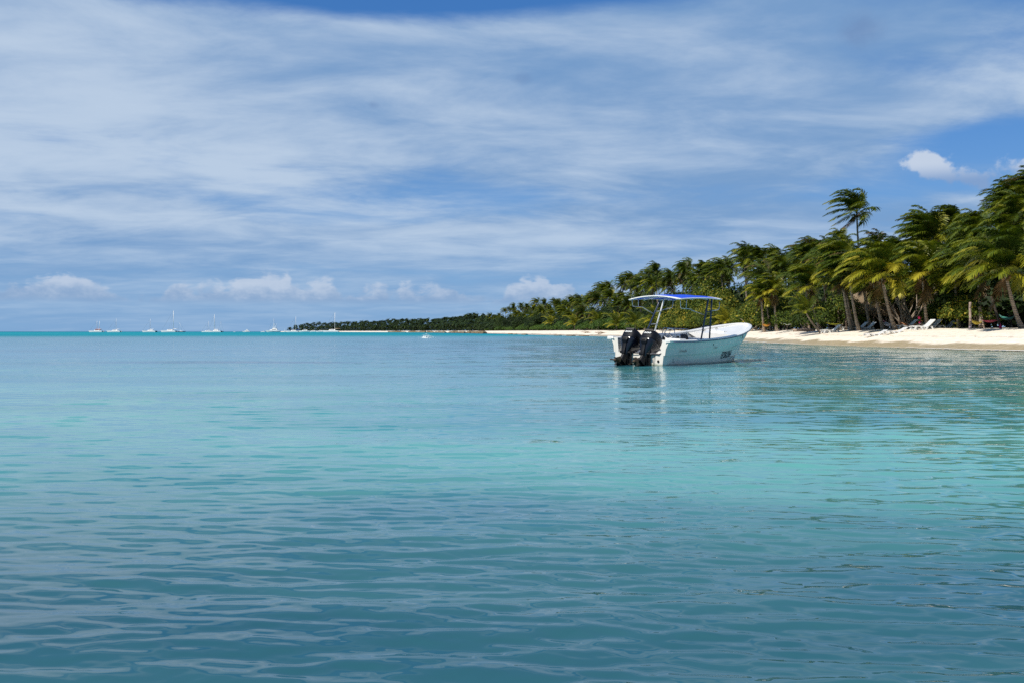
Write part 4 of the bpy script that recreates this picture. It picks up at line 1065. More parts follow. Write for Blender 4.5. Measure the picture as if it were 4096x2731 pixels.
def sail_cat(px, D, L, mast, label, awn=None, cover=M_white, mx=0.08, rz=math.pi, masts=None, dark=False, mw=0.22):
    o = boat_root('catamaran', px, D, label, rz, 'catamaran')
    W = L * .5
    for s_ in (1, -1): MB().rings(hull_mesh(L, L * .10, L * .115, s_ * W * .42)).build('hull', M_dhull if (dark and s_ < 0) else M_white, o, smooth='auto')
    MB().rings([[(x, -W * .40, z0), (x, W * .40, z0), (x, W * .40, z1), (x, -W * .40, z1)] for x, z0, z1 in ((-L * .42, L * .05, L * .115), (L * .18, L * .05, L * .12))]).build('bridge_deck', M_white, o)
    c = MB().rings([[(x, -y, L * .115), (x, y, L * .115), (x, y * .85, z), (x, -y * .85, z)] for x, y, z in ((-L * .25, W * .3, L * .185), (-L * .05, W * .32, L * .20), (L * .08, W * .30, L * .185), (L * .17, W * .2, L * .125))]).build('cabin', M_white, o, smooth='auto')
    MB().box(-L * .18, L * .06, -W * .312, W * .312, L * .15, L * .168).build('cabin_window', M_win, c)
    if awn: MB().box(-L * .36, L * .10, -W * .34, W * .34, L * .20, L * .235).build('awning', awn, o, bevel=0.2)
    for k, (mf, mh) in enumerate(masts or [(mx, mast)]):
        m0 = Vector((L * mf, 0, L * .16)); m1 = Vector((L * (mf - .012), 0, mh))
        MB().tube([m0, m1], [mw, mw * .75], 6).build('mast', M_mast, o, smooth=True)
        if k == 0:
            MB().tube([m0 + Vector((0, 0, L * .07)), m0 + Vector((-L * .36, 0, L * .085))], [L * .016, L * .013], 6).build('furled_sail', cover, o, smooth=True)
            mr = MB(); mr.tube([m1, (L * .56, 0, L * .13)], .05, 4); mr.tube([m1 * .85, (L * .0, W * .45, L * .1)], .04, 4); mr.tube([m1 * .85, (L * .0, -W * .45, L * .1)], .04, 4)
            mr.build('rigging', M_rig, o)
    return o
def sloop(px, D, L, mast, label, rz=0.0, hullm=None, lean=0.0):
    o = boat_root('sailing_yacht', px, D, label, rz, 'sailboat')
    MB().rings(hull_mesh(L, L * .28, L * .10)).build('hull', hullm or M_white, o, smooth='auto')
    MB().rings([[(x, -y, L * .10), (x, y, L * .10), (x, y * .8, z), (x, -y * .8, z)] for x, y, z in ((-L * .2, L * .09, L * .15), (L * .1, L * .09, L * .155), (L * .2, L * .06, L * .12))]).build('cabin', M_white, o, smooth='auto')
    m1 = Vector((L * .08 - lean, 0, mast))
    MB().tube([(L * .08, 0, L * .1), m1], [.13, .09], 6).build('mast', M_mast, o, smooth=True)
    mr = MB(); mr.tube([m1, (L * .53, 0, L * .12)], .045, 4); mr.tube([m1, (-L * .48, 0, L * .11)], .045, 4); mr.build('rigging', M_rig, o)
    MB().tube([(L * .08, 0, L * .2), (-L * .3, 0, L * .21)], L * .013, 6).build('furled_sail', M_white, o, smooth=True)
    return o
def motor_yacht(px, D, L, label, rz=math.pi, tower=False, small=False):
    o = boat_root('motor_yacht' if not small else 'motor_launch', px, D, label, rz, 'boat')
    MB().rings(hull_mesh(L, L * .3, L * (.13 if not small else .16), rake=.10)).build('hull', M_white, o, smooth='auto')
    c = MB().rings([[(x, -y, L * .13), (x, y, L * .13), (x, y * .85, z), (x, -y * .85, z)] for x, y, z in ((-L * .28, L * .11, L * .24), (0, L * .12, L * .255), (L * .16, L * .11, L * .20), (L * .28, L * .07, L * .145))]).build('cabin', M_white, o, smooth='auto')
    MB().box(-L * .2, L * .1, -L * .117, L * .117, L * .185, L * .215).build('cabin_window', M_win, c)
    if not small:
        MB().rings([[(x, -L * .08, L * .25), (x, L * .08, L * .25), (x, L * .07, z), (x, -L * .07, z)] for x, z in ((-L * .22, L * .30), (L * .0, L * .33), (L * .08, L * .27))]).build('flybridge', M_white, o, smooth='auto')
        MB().box(-L * .2, L * .04, -L * .08, L * .08, L * .375, L * .39).build('hardtop', M_white, o)
        mb = MB(); [mb.tube([(x, y, L * .28), (x, y, L * .38)], L * .006, 5) for x in (-L * .18, L * .02) for y in (-L * .07, L * .07)]; mb.build('hardtop_posts', M_mast, o)
    if tower:
        mb = MB(); [mb.tube([(x, y, L * .38), (-L * .05, y * .4, L * .62)], L * .006, 5) for x in (-L * .16, L * .02) for y in (-L * .07, L * .07)]; mb.box(-L * .10, 0, -L * .04, L * .04, L * .60, L * .62)
        mb.tube([(0, L * .1, L * .25), (-L * .25, L * .22, L * .65)], L * .004, 4); mb.tube([(0, -L * .1, L * .25), (-L * .25, -L * .22, L * .65)], L * .004, 4)
        mb.build('tuna_tower', M_mast, o)
    return o
def mpx(n): return n * D0 / F     # length of n photo pixels at the anchorage
sail_cat(387, D0, mpx(50), 0, 'leftmost anchored catamaran, two short masts and a faded red awning', M_orange, masts=[(-.02, mpx(45)), (-.22, mpx(44))])
sail_cat(459, D0, mpx(50), mpx(54), 'second catamaran from the left, single slim mast', mx=-.12, mw=.16)
sail_cat(600, D0, mpx(50), mpx(54), 'third catamaran from the left, dark dinghy hanging at its stern', mx=-.02, dark=True, mw=.16)
sail_cat(678, D0, mpx(56), mpx(85), 'large white catamaran with the tallest mast of the anchorage', mx=-.28, mw=.34)
sloop(726, D0 + 40, mpx(30), mpx(42), 'dark-hulled sloop with raked masts just right of the tallest mast', hullm=M_dhull, lean=3.5)
sail_cat(826, D0 + 60, mpx(34), mpx(45), 'small catamaran half hidden behind a larger one, shorter mast', mx=-.25, mw=.14)
sail_cat(862, D0, mpx(48), mpx(70), 'white catamaran with tall mast in the middle of the anchorage', mx=.10, dark=True, mw=.30)
sloop(882, D0 + 90, mpx(24), mpx(46), 'thin dark mast and sloop right behind the middle catamaran', hullm=M_dhull)
motor_yacht(938, D0, mpx(8), 'tiny launch alone on the horizon between catamaran and motor yacht', small=True)
motor_yacht(986, D0, mpx(29), 'small white motor yacht alone on the horizon, rounded flybridge')
motor_yacht(1052, D0, mpx(17), 'small low white launch left of the fishing boat with tower', small=True)
motor_yacht(1094, D0, mpx(54), 'big white sport fishing boat with tall tower at the tip of the point', tower=True)
sloop(1090, D0 + 60, mpx(40), mpx(56), 'sailboat behind the sport fishing boat, thin pale mast', lean=-1.0)
motor_yacht(1139, D0, mpx(19), 'white fishing boat seen end on, right of the sport fishing boat', rz=math.pi / 2 + .5, tower=True)
sail_cat(1172, D0, mpx(44), mpx(62), 'catamaran with blue sail cover in front of the far palms', cover=M_bcov, mx=-.25, mw=.20)
motor_yacht(1218, D0, mpx(40), 'long low white boat right of the blue sail cover', small=True)
motor_yacht(1252, D0 + 30, mpx(30), 'low white boat between two launches off the far palms', small=True)
motor_yacht(1281, D0, mpx(30), 'white launch with wheelhouse left of the beige sail cover', small=True)
sail_cat(1326, D0, mpx(60), mpx(78), 'rightmost catamaran, tall white mast and beige furled sail', cover=M_beige, mx=-.22, mw=.32)

# ------------------------------------------------------------------ foam of a breaking wave, shore foam, rock shelf
def foam_material():
    m, t, b = material("foam")
    geo = t.new('ShaderNodeNewGeometry'); n = t.noise(geo.outputs['Position'], 4.0, 6, 0.65)
    b.inputs['Base Color'].default_value = (0.80, 0.84, 0.85, 1); b.inputs['Roughness'].default_value = 0.7
    at = t.new('ShaderNodeAttribute', attribute_name='tint')
    t.put(b.inputs['Alpha'], t.mr(t.m('ADD', n, t.m('SUBTRACT', at.outputs['Fac'], 0.5)), 0.42, 0.58))
    return m
M_foam = foam_material()
def breaking_wave():
    D = 180; xc = (1700 - 2048) / F * D; rs = np.random.RandomState(4); V = []; Q = []; T = []; k = 0
    xs = np.linspace(-2.6, 3.0, 60); prof = [(-1.2, 0.0), (-.5, .12), (-.15, .33), (0.05, .40), (.2, .33), (.3, .12), (.55, 0.0)]
    for x in xs:
        a = math.exp(-((x - .1) / 1.25) ** 2)
        for (y, z) in prof: V.append((xc + x, D - y * 1.0 + 0.15 * x, z * a * 0.95 - .02)); T.append(0.22 + 0.30 * a * (1 if x > -0.5 else 0.4) )
    n = len(prof)
    for i in range(len(xs) - 1):
        for j in range(n - 1): Q.append((i * n + j, (i + 1) * n + j, (i + 1) * n + j + 1, i * n + j + 1))
    k = len(V)
    for i in range(420):
        x = rs.normal(.45, .75); a = math.exp(-((x - .1) / 1.25) ** 2); z = rs.rand() ** 1.5 * 0.75 * a * (1 if x > -.6 else .5); y = rs.normal(0, .18); s_ = rs.uniform(.015, .05)
        u = rs.normal(0, 1, 3); v = rs.normal(0, 1, 3); u /= np.linalg.norm(u); v = v - u * v.dot(u); v /= np.linalg.norm(v); c = np.array([xc + x, D + y + .15 * x, z + .03])
        V += [c - u * s_, c + v * s_, c + u * s_, c - v * s_]; T += [1.0] * 4; Q.append((k, k + 1, k + 2, k + 3)); k += 4
    o = link('breaking_wave', np_mesh('breaking_wave', np.array(V), np.array(Q), [M_foam], attrs={'tint': T})); tag(o, 'small breaking wave with white spray over the reef', 'wave', kind='stuff')
breaking_wave()
def shore_foam():
    rs = np.random.RandomState(9); V = []; Q = []; T = []; k = 0
    s = 0.0
    sm = S[-1] - 40
    while s < 420:
        a = shore(s)[1]
        wob = 0.35 * math.sin(s * 0.21) + 0.25 * math.sin(s * 0.53 + 1) + 0.12 * math.sin(s * 1.3)
        g = 0.5 + 0.5 * math.sin(s * 0.11 + 1.0) * math.sin(s * 0.043)
        for d in (-1.0, -0.5, -0.15, 0.12):
            p = shore(s) + inland(s) * (d + wob); V.append((p[0], p[1], 0.055 if d < 0 else 0.065)); T.append({-1.0: 0.10, -.5: .42, -.15: .62, .12: .36}[d] + 0.26 * (g - .5))
        s += 0.4; k += 1
    for i in range(k - 1):
        for j in range(3): Q.append((i * 4 + j, i * 4 + j + 1, (i + 1) * 4 + j + 1, (i + 1) * 4 + j))
    o = link('shore_foam', np_mesh('shore_foam', np.array(V), np.array(Q), [M_foam], attrs={'tint': T})); tag(o, 'thin line of white foam where the water meets the sand', 'foam', kind='stuff')
shore_foam()
M_rock = simple("brown_reef_rock", (0.17, 0.125, 0.07), 0.85, var=0.55, scale=0.6, bump=0.8, bscale=3)
M_drift = simple("driftwood", (0.22, 0.16, 0.10), 0.85, var=0.4, scale=3)
def rock(p, L, W, h, seed, rz):
    rs = np.random.RandomState(seed); bm = bmesh.new(); bmesh.ops.create_icosphere(bm, subdivisions=3, radius=1)
    ph = rs.uniform(0, 6, 9)
    for v in bm.verts:
        c = v.co; q = 1 + .22 * math.sin(c.x * 4 + ph[0]) * math.sin(c.y * 5 + ph[1]) + .14 * math.sin(c.x * 11 + ph[2]) * math.sin(c.z * 9 + ph[3]) + .08 * math.sin(c.y * 17 + ph[4])
        v.co = Vector((c.x * L * q, c.y * W * q, max(-.3, min(c.z, .75)) * h * q))
    me = bpy.data.meshes.new('reef_rock'); bm.to_mesh(me); bm.free(); me.materials.append(M_rock); me.shade_smooth()
    return link('reef_rock', me, None, p, (0, 0, rz))
k = 0
for px in list(range(1565, 1970, 27)) + [2060, 2085, 2120, 2250, 2290, 2330, 2352]:
    s = s_of_px(px); p = P_(s, rnd.uniform(-3.0, 0.5)); D = p.y; d = shore(s + 5) - shore(s - 5)
    far = px < 2000
    o = rock((p.x, p.y, 0.02), (rnd.uniform(10, 18) if far else rnd.uniform(1.2, 3.2)) , (2.5 if far else 1.0), rnd.uniform(1.0, 1.9) if far else rnd.uniform(.2, .5), 50 + k, math.atan2(d[1], d[0])); k += 1
    tag(o, 'brown reef rock in the low shelf off the far point' if far else 'low brown rock at the edge of the sand left of the boat', 'rock', 'rocks of the far shelf' if far else 'rocks on the near sand edge')
def drift(px, d, n, label, L=2.0):
    s = s_of_px(px); p = P_(s, d); mb = MB(); rs = np.random.RandomState(px)
    for i in range(n):
        a = rs.uniform(-.5, .5) + math.pi * .9; q = Vector((rs.uniform(-1, 1), rs.uniform(-.4, .4), .1)); l = L * rs.uniform(.4, 1)
        dr = Vector((math.cos(a), math.sin(a), rs.uniform(-.05, .45))); mb.tube([q - dr * l * .5, q + Vector((0, 0, .08)), q + dr * l * .5 + Vector((0, 0, .12))], [.09, .07, .02], 6)
    o = mb.build('driftwood', M_drift, None, smooth=True, loc=p); tag(o, label, 'driftwood')
drift(2300, 3, 8, 'tangle of driftwood on the sand far left of the outboards', 3.0)
drift(2368, 2.5, 12, 'dark pile of driftwood and roots just left of the outboards', 2.6)
# ------------------------------------------------------------------ things on the beach
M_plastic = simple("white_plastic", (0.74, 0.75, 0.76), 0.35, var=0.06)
M_shaded_pl = simple("shaded_white_plastic", (0.45, 0.48, 0.50), 0.4, var=0.1)  # white plastic darkened to grey, shade painted in for shaded loungers
M_pole = simple("weathered_post", (0.32, 0.24, 0.19), 0.85, var=0.4, scale=5)
M_mag = simple("magenta_cloth", (0.62, 0.012, 0.13), 0.8)
M_skin = simple("tan_skin", (0.46, 0.20, 0.085), 0.5)
M_bik = simple("orange_swimwear", (0.75, 0.16, 0.03), 0.7)
M_hair = simple("dark_hair", (0.018, 0.012, 0.009), 0.6)
def thatch_material():
    m, t, b = material("thatch"); tcn = t.new('ShaderNodeTexCoord')
    mp = t.new('ShaderNodeMapping'); t.l.new(tcn.outputs['Object'], mp.inputs[0]); mp.inputs['Scale'].default_value = (9, 9, 2.2)
    n = t.noise(mp.outputs[0], 2.0, 6, 0.7)
    t.put(b.inputs['Base Color'], t.mix(t.mr(n, 0.3, 0.7), (0.10, 0.065, 0.035), (0.36, 0.27, 0.17))); b.inputs['Roughness'].default_value = 0.95
    bn = t.new('ShaderNodeBump'); bn.inputs['Strength'].default_value = 1.0; bn.inputs['Distance'].default_value = 0.08; t.put(bn.inputs['Height'], n); t.l.new(bn.outputs[0], b.inputs['Normal'])
    return m
M_thatch = thatch_material()
def lounger_meshes():
    """moulded plastic lounger: slatted bed, raised back, wavy side rails, two A-shaped legs"""
    def prof(u):   # side profile: x along, z
        x = -0.95 + 1.9 * u
        z = 0.36 + 0.05 * math.sin(u * 7.5) + (0.62 * max(0, (u - 0.62) / 0.38) ** 1.15)
        return x, z
    bed = MB()
    for i in range(26):
        u = (i + .5) / 26; x, z = prof(u); x2, z2 = prof(u + .028)
        bed.rings([[(x, y, z), (x2, y, z2), (x2, y, z2 - .02), (x, y, z - .02)] for y in (-.27, .27)])
    rails = MB()
    for sd in (-1, 1):
        rails.rings([[(prof(u)[0], sd * .27, prof(u)[1] + .02), (prof(u)[0], sd * .33, prof(u)[1] + .02), (prof(u)[0], sd * .33, prof(u)[1] - .07), (prof(u)[0], sd * .27, prof(u)[1] - .07)] for u in np.linspace(0, 1, 18)])
    def leg(x, lean):
        mb = MB()
        for sd in (-1, 1): mb.rings([[(x - .07, sd * .27, .36), (x + .09, sd * .27, .36), (x + .09, sd * .34, .36), (x - .07, sd * .34, .36)], [(x - .05 + lean, sd * .28, 0), (x + .04 + lean, sd * .28, 0), (x + .04 + lean, sd * .35, 0), (x - .05 + lean, sd * .35, 0)]])
        mb.box(x - .02 + lean * .6, x + .02 + lean * .6, -.30, .30, .12, .17)
        return mb
    return bed, rails, [leg(-.72, -.12), leg(-.30, .14), leg(.28, -.14), leg(.62, .16)]
BED, RAIL, LEGS = lounger_meshes()
def lounger(px, D, rz, label, mat=M_plastic, dz=0.0, s=1.0, flat=False):
    p = at_px(px, D); p.z += dz - 0.03; o = empty('sun_lounger', p, (0, 0, rz)); o.scale = (s, s, s * (0.5 if flat else 0.82))
    def mk(mb, name, m):
        me = bpy.data.meshes.new(name); me.from_pydata(mb.v, [], mb.f); me.materials.append(m); link(name, me, o)
    mk(BED, 'slatted_bed', mat); mk(RAIL, 'side_rails', mat)
    for l in LEGS: mk(l, 'leg', mat)
    return tag(o, label, 'sun lounger', 'plastic sun loungers on the sand')
lounger(3322, 99, 0.15, 'white lounger just right of the young leaning palm foot')
lounger(3300, 106, 2.9, 'grey shaded lounger behind the young palm, backrest to the left', M_shaded_pl)
lounger(3387, 104, 0.5, 'white lounger between the hut trunks and the striped hammock')
lounger(3432, 100, 0.2, 'white lounger behind the three leaning trunks, left one')
lounger(3462, 98, 0.15, 'white lounger right of the three leaning trunks')
lounger(3500, 85, 0.1, 'sunlit white lounger low on the sand, left of two', flat=True)
lounger(3580, 84, 0.1, 'sunlit white lounger low on the sand in front of the stout palm', flat=True)
lounger(3625, 89.5, 0.1, 'white lounger behind the sunbather hammock')
lounger(3688, 85, 0.18, 'large bright lounger right of the sunbather, nearest the water', s=1.08)
lounger(3668, 91, 0.2, 'white lounger behind the nearest bright lounger')
lounger(3722, 88, 0.2, 'white lounger right of the ringed straight palm')
lounger(3782, 88, 0.2, 'pale grey lounger under the bright sea grape branch', M_shaded_pl)
# hammocks
def hammock(a, b_, sag, w_, c1, c2, label, net=True):
    a = Vector(a); b_ = Vector(b_); o = empty('hammock', (a + b_) / 2); org = (a + b_) / 2
    m = simple("hammock_weave", c1, 0.85, var=0.35, scale=9)
    ax = (b_ - a); L = ax.length; side = Vector((-ax.y, ax.x, 0)).normalized()
    def pt(f, v):
        c = a.lerp(b_, f) - Vector((0, 0, sag * 4 * f * (1 - f))); wd = w_ * math.sin(math.pi * min(max((f - .12) / .76, 0), 1)) ** .5 if .12 < f < .88 else 0
        return c + side * v * wd * .5 + Vector((0, 0, 0.16 * v * v * (wd / w_ if w_ else 0))) - org
    fs = np.linspace(.13, .87, 22); vs = np.linspace(-1, 1, 11)
    mb = MB(); mb.rings([[pt(f, v) for v in vs] for f in fs], cap=False, closed=False)
    k = len(mb.v); mb.add([(x, y, z - .012) for x, y, z in mb.v], [tuple(i for i in f[::-1]) for f in mb.f])
    mb.build('sling', m, o, smooth=True, recalc=False)
    m2 = simple("hammock_rope", c2, 0.8); rp = MB()
    for v in (-1, -.5, 0, .5, 1):
        rp.tube([a - org, pt(.13, v)], .012, 4); rp.tube([b_ - org, pt(.87, v)], .012, 4)
    rp.build('ropes', m2, o)
    return tag(o, label, 'hammock')
def W(px, py, D): return Vector(((px - 2048) / F * D, D, zrow(py, D)))
hammock(W(3592, 1285, 88.6), W(3700, 1276, 88), 0.72, 1.1, (0.52, 0.55, 0.60), (0.22, 0.08, 0.05), 'grey hammock between stout and ringed palms, sunbather lying in it')
hammock(W(3533, 1278, 91), W(3575, 1285, 89.5), 0.55, 0.8, (0.55, 0.52, 0.56), (0.30, 0.10, 0.14), 'pale netted hammock hanging between the two thick palm trunks')
hammock(W(3290, 1287, 104), W(3385, 1290, 104), 0.30, 0.5, (0.42, 0.44, 0.05), (0.32, 0.26, 0.05), 'yellow-green hammock right of the leaning young palm')
hammock(W(3115, 1290, 125), W(3190, 1288, 122), 0.35, 0.5, (0.50, 0.54, 0.46), (0.35, 0.35, 0.3), 'long pale hammock sagging right of the three bow palms')
hammock(W(3048, 1290, 127), W(3082, 1288, 128), 0.55, 0.9, (0.55, 0.25, 0.03), (0.4, 0.25, 0.1), 'orange hammock between two of the bow palms')
hammock(W(3885, 1275, 80), W(3926, 1282, 81), 0.40, 0.6, (0.38, 0.30, 0.03), (0.28, 0.2, 0.05), 'yellow hammock tied to the wooden post')
hammock(W(3928, 1281, 81), W(4000, 1276, 79), 0.22, 0.5, (0.30, 0.03, 0.07), (0.3, 0.05, 0.08), 'dark red hammock right of the thick pale trunk')
hammock(W(3930, 1250, 83), W(3990, 1245, 82), 0.50, 0.9, (0.35, 0.31, 0.33), (0.3, 0.25, 0.25), 'grey netted hammock hung above the dark red one')
hammock(W(3996, 1258, 79.5), W(4058, 1262, 77.5), 0.40, 0.7, (0.03, 0.16, 0.13), (0.06, 0.15, 0.13), 'sea-green hammock left of the large leaning palm')
# posts, log, hut
def post(px, D, h, label, tip=None, r=.10, tiltx=0.0, mat=None):
    p = at_px(px, D); o = empty('wooden_post', p, (0, tiltx, 0)); 
    MB().tube([(0, 0, -.3), (.02, 0, h * .4), (-.02, 0.0, h * .8), (0, 0, h)], [r * 1.1, r, r * .95, r * .9], 9).build('shaft', mat or M_pole, o, smooth=True)
    if tip: MB().tube([(0.0, 0, .02), (.02, 0, h * .16)], [r * 1.16, r * 1.06], 9).build('painted_foot', tip, o, smooth=True)
    return tag(o, label, 'post')
post(3880, 78.5, 2.1, 'lone weathered wooden post with pale foot right of the loungers', simple("pale_paint", (0.55, 0.42, 0.45), 0.6))
post(4003, 79, 2.7, 'dark slanting post with magenta foot left of the large leaning palm', M_mag, r=.09, tiltx=-.28, mat=simple('dark_bark', (0.06, 0.045, 0.035), 0.9, var=.3))
o = MB().tube([(-1.2, 0, .22), (0, .02, .26), (1.25, 0, .24)], [.16, .19, .21], 10).build('log', M_pole, None, smooth=True, loc=at_px(3215, 110), rot=(0, 0, .1)); tag(o, 'sawn log lying on the sand behind the leaning young palm', 'log')
def hut():
    D = 106; p = at_px(3455, D); o = empty('thatched_hut', p, (0, 0, .12)); rs = np.random.RandomState(2)
    mb = MB(); W_, Dp = 3.6, 2.6
    def ring(z, s_, jag): 
        out = []
        for j in range(40):
            a = 2 * math.pi * j / 40; c, s2 = math.cos(a), math.sin(a); q = (abs(c) ** 6 + abs(s2) ** 6) ** (-1 / 6)
            out.append((c * q * W_ * s_, s2 * q * Dp * s_, z - (jag * rs.rand())))
        return out
    mb.rings([ring(1.75, .98, .45), ring(2.05, 1.0, .08), ring(2.8, .72, .06), ring(3.5, .42, .05), ring(4.05, .12, 0)])
    rf = mb.build('roof', M_thatch, o, smooth='auto')
    fr = MB()
    for i in range(260):
        a = rs.uniform(0, 6.28); c, s2 = math.cos(a), math.sin(a); q = (abs(c) ** 6 + abs(s2) ** 6) ** (-1 / 6); x, y = c * q * W_, s2 * q * Dp; l = rs.uniform(.3, .75)
        fr.add([(x - .04, y, 2.05), (x + .04, y, 2.05), (x * 1.02 + .03, y * 1.03, 2.05 - l), (x * 1.02 - .03, y * 1.03, 2.05 - l)], [(0, 1, 2, 3)])
    fr.build('thatch_fringe', M_thatch, rf, recalc=False)
    for x in (-3, 0, 3):
        for y in (-2.1, 2.1): MB().tube([(x, y, -.2), (x + .05, y, 2.3)], .09, 7).build('post', M_pole, o, smooth=True)
    MB().box(-3.0, 3.0, 1.9, 2.05, 0, 2.0).build('back_wall', simple("dark_boards", (0.05, 0.035, 0.025), 0.8, var=.4), o)
    tag(o, 'thatched hut in the shade behind the three leaning palm trunks', 'hut')
hut()
# thicket of bare pale stems
def bare_thicket(px, D, n, h, label, seed):
    p = at_px(px, D); rs = np.random.RandomState(seed); o = empty('bare_stemmed_tree', p)
    for i in range(n):
        a = rs.uniform(-1, 1); q = Vector((a * 1.3, rs.uniform(-.7, .7), -.1)); l = a * 0.9 + rs.uniform(-.5, .5)
        hh = h * rs.uniform(.7, 1.1); pts = [q * .4, q * .4 + Vector((l * .15, 0, hh * .25)), q + Vector((l * .6 + rs.uniform(-.15, .15), 0, hh * .6)), q + Vector((l * 1.1, rs.uniform(-.3, .3), hh))]
        MB().tube(pts, [.10, .085, .06, .03], 6).build('stem', M_bark, o, smooth=True)
    link('foliage', GRAPE[0][0], o, (0, 0.8, h * .55), None, (.55, .4, .75))
    return tag(o, label, 'tree')
bare_thicket(3655, 98, 16, 5.0, 'fan of bare pale stems in the dark gap behind the person in magenta', 1)
bare_thicket(3615, 102, 10, 4.6, 'slanting pale branches behind the palm with wide root foot', 2)
bare_thicket(3545, 104, 7, 3.6, 'crooked dark branches right of the thatched roof', 3)

# ------------------------------------------------------------------ people
def figure(name, joints, edges, mat, parent):
    me = bpy.data.meshes.new(name); me.from_pydata([j[:3] for j in joints], edges, []); o = link(name, me)
    o.modifiers.new('skin', 'SKIN'); o.modifiers.new('sub', 'SUBSURF').levels = 2
    sv_ = me.skin_vertices[0].data
    for i, j in enumerate(joints): sv_[i].radius = (j[3], j[4] if len(j) > 4 else j[3]); sv_[i].use_root = (i == 0)
    bpy.context.view_layer.update()
    m2 = bpy.data.meshes.new_from_object(o.evaluated_get(bpy.context.evaluated_depsgraph_get())); bpy.data.objects.remove(o)
    m2.name = name; m2.materials.clear(); m2.materials.append(mat); m2.shade_smooth(); return link(name, m2, parent)
def head_extra(parent, c, up, fwd, r, mat=M_hair):
    """hair cap over the head"""
    bm = bmesh.new(); bmesh.ops.create_uvsphere(bm, u_segments=14, v_segments=10, radius=r)
    up = Vector(up).normalized(); fwd = Vector(fwd).normalized(); side = fwd.cross(up)
    for v in bm.verts:
        q = v.co.copy(); f = q.y; 
        if f > r * .35 and q.z < r * .55: q = q * .82
        v.co = Vector(c) + side * q.x * .92 + fwd * (q.y - r * .12) * 1.02 + up * (q.z * 1.08 + r * .08)
    me = bpy.data.meshes.new('hair'); bm.to_mesh(me); bm.free(); me.materials.append(mat); me.shade_smooth(); return link('hair', me, parent)
def hand_joints(J, E, wrist, d, side, palm_i, s=1.0):
    """palm with four fingers and a thumb; returns nothing, extends J, E"""
    d = Vector(d).normalized(); side = Vector(side).normalized(); n = d.cross(side)
    w0 = Vector(wrist); k = len(J); p = w0 + d * .05 * s; J.append((*p, .022 * s, .014 * s)); E.append((palm_i, k))
    for i, (o_, l) in enumerate(((-.028, .058), (-.009, .072), (.010, .068), (.027, .052))):
        a = p + d * .045 * s + side * o_ * s; b_ = a + d * l * .55 * s + n * .006; c = b_ + d * l * .45 * s + n * .016
        q = len(J); J += [(*a, .009 * s), (*b_, .008 * s), (*c, .006 * s)]; E += [(k, q), (q, q + 1), (q + 1, q + 2)]
    a = w0 + d * .035 * s - side * .034 * s; b_ = a + (d * .6 - side * .8) * .035 * s; q = len(J); J += [(*a, .010 * s), (*b_, .008 * s)]; E += [(k, q), (q, q + 1)]
def standing_person(px, D, s, label, rz):
    p = at_px(px, D); o = empty('person', p, (0, 0, rz)); o.scale = (s, s, s)
    J = [(0, 0, .95, .14, .10), (0, 0, 1.12, .115, .085), (0, .01, 1.33, .15, .09), (0, 0, 1.47, .055), (0, .01, 1.56, .075, .085), (0, .015, 1.66, .082, .098), (0, .01, 1.73, .05, .06),
         (.17, 0, 1.41, .045), (.235, .02, 1.16, .036), (.20, .16, .98, .026), (-.17, 0, 1.41, .045), (-.25, 0, 1.15, .036), (-.27, .06, .92, .026),
         (.09, 0, .86, .085), (.10, .03, .50, .055), (.10, -.01, .10, .038), (.10, .12, .03, .032), (-.09, 0, .86, .085), (-.10, 0, .50, .055), (-.12, -.05, .10, .038), (-.12, .08, .03, .032), (0, .10, 1.61, .018)]
    E = [(0, 1), (1, 2), (2, 3), (3, 4), (4, 5), (5, 6), (2, 7), (7, 8), (8, 9), (2, 10), (10, 11), (11, 12), (0, 13), (13, 14), (14, 15), (15, 16), (0, 17), (17, 18), (18, 19), (19, 20), (4, 21)]
    hand_joints(J, E, (.20, .16, .98), (-.1, .7, -.5), (1, 0, 0), 9); hand_joints(J, E, (-.27, .06, .92), (0, .25, -1), (0, 1, 0), 12)
    figure('body', J, E, M_skin, o)
    mb = MB(); mb.rings([rrect(0, 0, .21, .14, .70, p=2.2), rrect(0, 0, .185, .13, .95, p=2.2), rrect(0, 0, .150, .108, 1.12, p=2.2), rrect(0, .01, .185, .125, 1.30, p=2.2), rrect(0, .01, .19, .10, 1.42, p=2.2), rrect(0, 0, .075, .065, 1.475, p=2)], cap=False)
    mb.build('top', M_mag, o, smooth=True)
    head_extra(o, (0, .0, 1.645), (0, 0, 1), (0, 1, 0), .112)
    return tag(o, label, 'person')
standing_person(3677, 93, 0.80, 'person in magenta top standing behind the hammock and loungers', R(160))
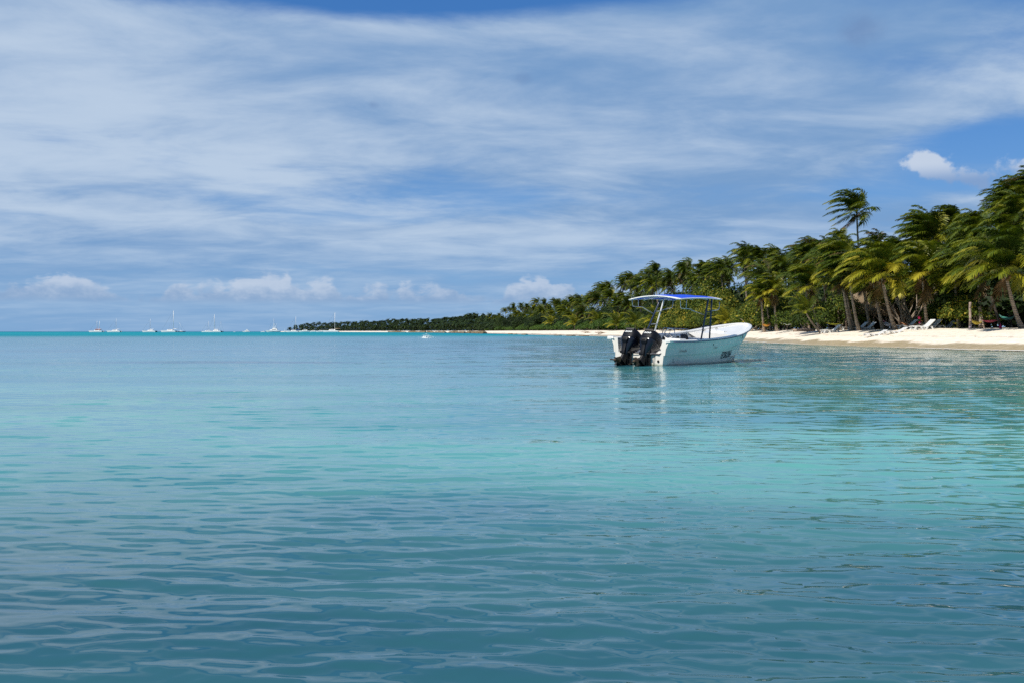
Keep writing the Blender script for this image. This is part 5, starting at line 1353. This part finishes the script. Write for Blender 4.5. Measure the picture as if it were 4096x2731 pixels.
def lying_person():
    a = W(3610, 1307, 88.4); b_ = W(3672, 1303, 88.1); o = empty('person', a.lerp(b_, .5) + Vector((0, 0, -.06)), (0, 0, math.atan2((b_ - a).y, (b_ - a).x))); 
    # x from head (-) to feet (+), z up, following the sag of the hammock
    J = [(.05, 0, .02, .13, .10), (-.12, 0, .03, .11, .085), (-.34, 0, .10, .145, .09), (-.48, 0, .17, .05), (-.56, 0, .22, .072), (-.66, 0, .27, .085), (-.73, 0, .30, .05),
         (-.40, .17, .15, .042), (-.20, .27, .10, .034), (.02, .24, .14, .025), (-.40, -.17, .15, .042), (-.58, -.33, .26, .034), (-.74, -.16, .36, .025),
         (.14, .09, .03, .08), (.50, .10, .26, .055), (.80, .09, .12, .036), (.87, .09, .22, .026), (.14, -.09, .03, .08), (.54, -.11, .06, .055), (.92, -.11, .18, .036), (.97, -.11, .28, .026), (-.62, 0, .36, .018)]
    E = [(0, 1), (1, 2), (2, 3), (3, 4), (4, 5), (5, 6), (2, 7), (7, 8), (8, 9), (2, 10), (10, 11), (11, 12), (0, 13), (13, 14), (14, 15), (15, 16), (0, 17), (17, 18), (18, 19), (19, 20), (5, 21)]
    hand_joints(J, E, (.02, .24, .14), (1, -.4, -.1), (0, 0, 1), 9); hand_joints(J, E, (-.74, -.16, .36), (-.3, .9, 0), (0, 0, 1), 12)
    figure('body', J, E, M_skin, o)
    MB().rings([[(x, math.cos(q) * ry, z + math.sin(q) * rz_) for q in [2 * math.pi * j / 14 for j in range(14)]] for x, z, ry, rz_ in ((-.03, .02, .15, .115), (.07, .02, .165, .12), (.17, .03, .18, .105))], cap=False).build('swim_bottom', M_bik, o, smooth=True)
    MB().rings([[(x, math.cos(q) * ry, z + math.sin(q) * rz_) for q in [2 * math.pi * j / 14 for j in range(14)]] for x, z, ry, rz_ in ((-.36, .10, .165, .115), (-.30, .085, .165, .118), (-.24, .06, .155, .11))], cap=False).build('swim_top', M_bik, o, smooth=True)
    head_extra(o, (-.655, 0, .265), (-1, 0, .45), (.4, 0, 1), .10)
    tag(o, 'tanned sunbather in orange swimwear lying in the grey hammock', 'person')
lying_person()

print('PALMS', n_palm)
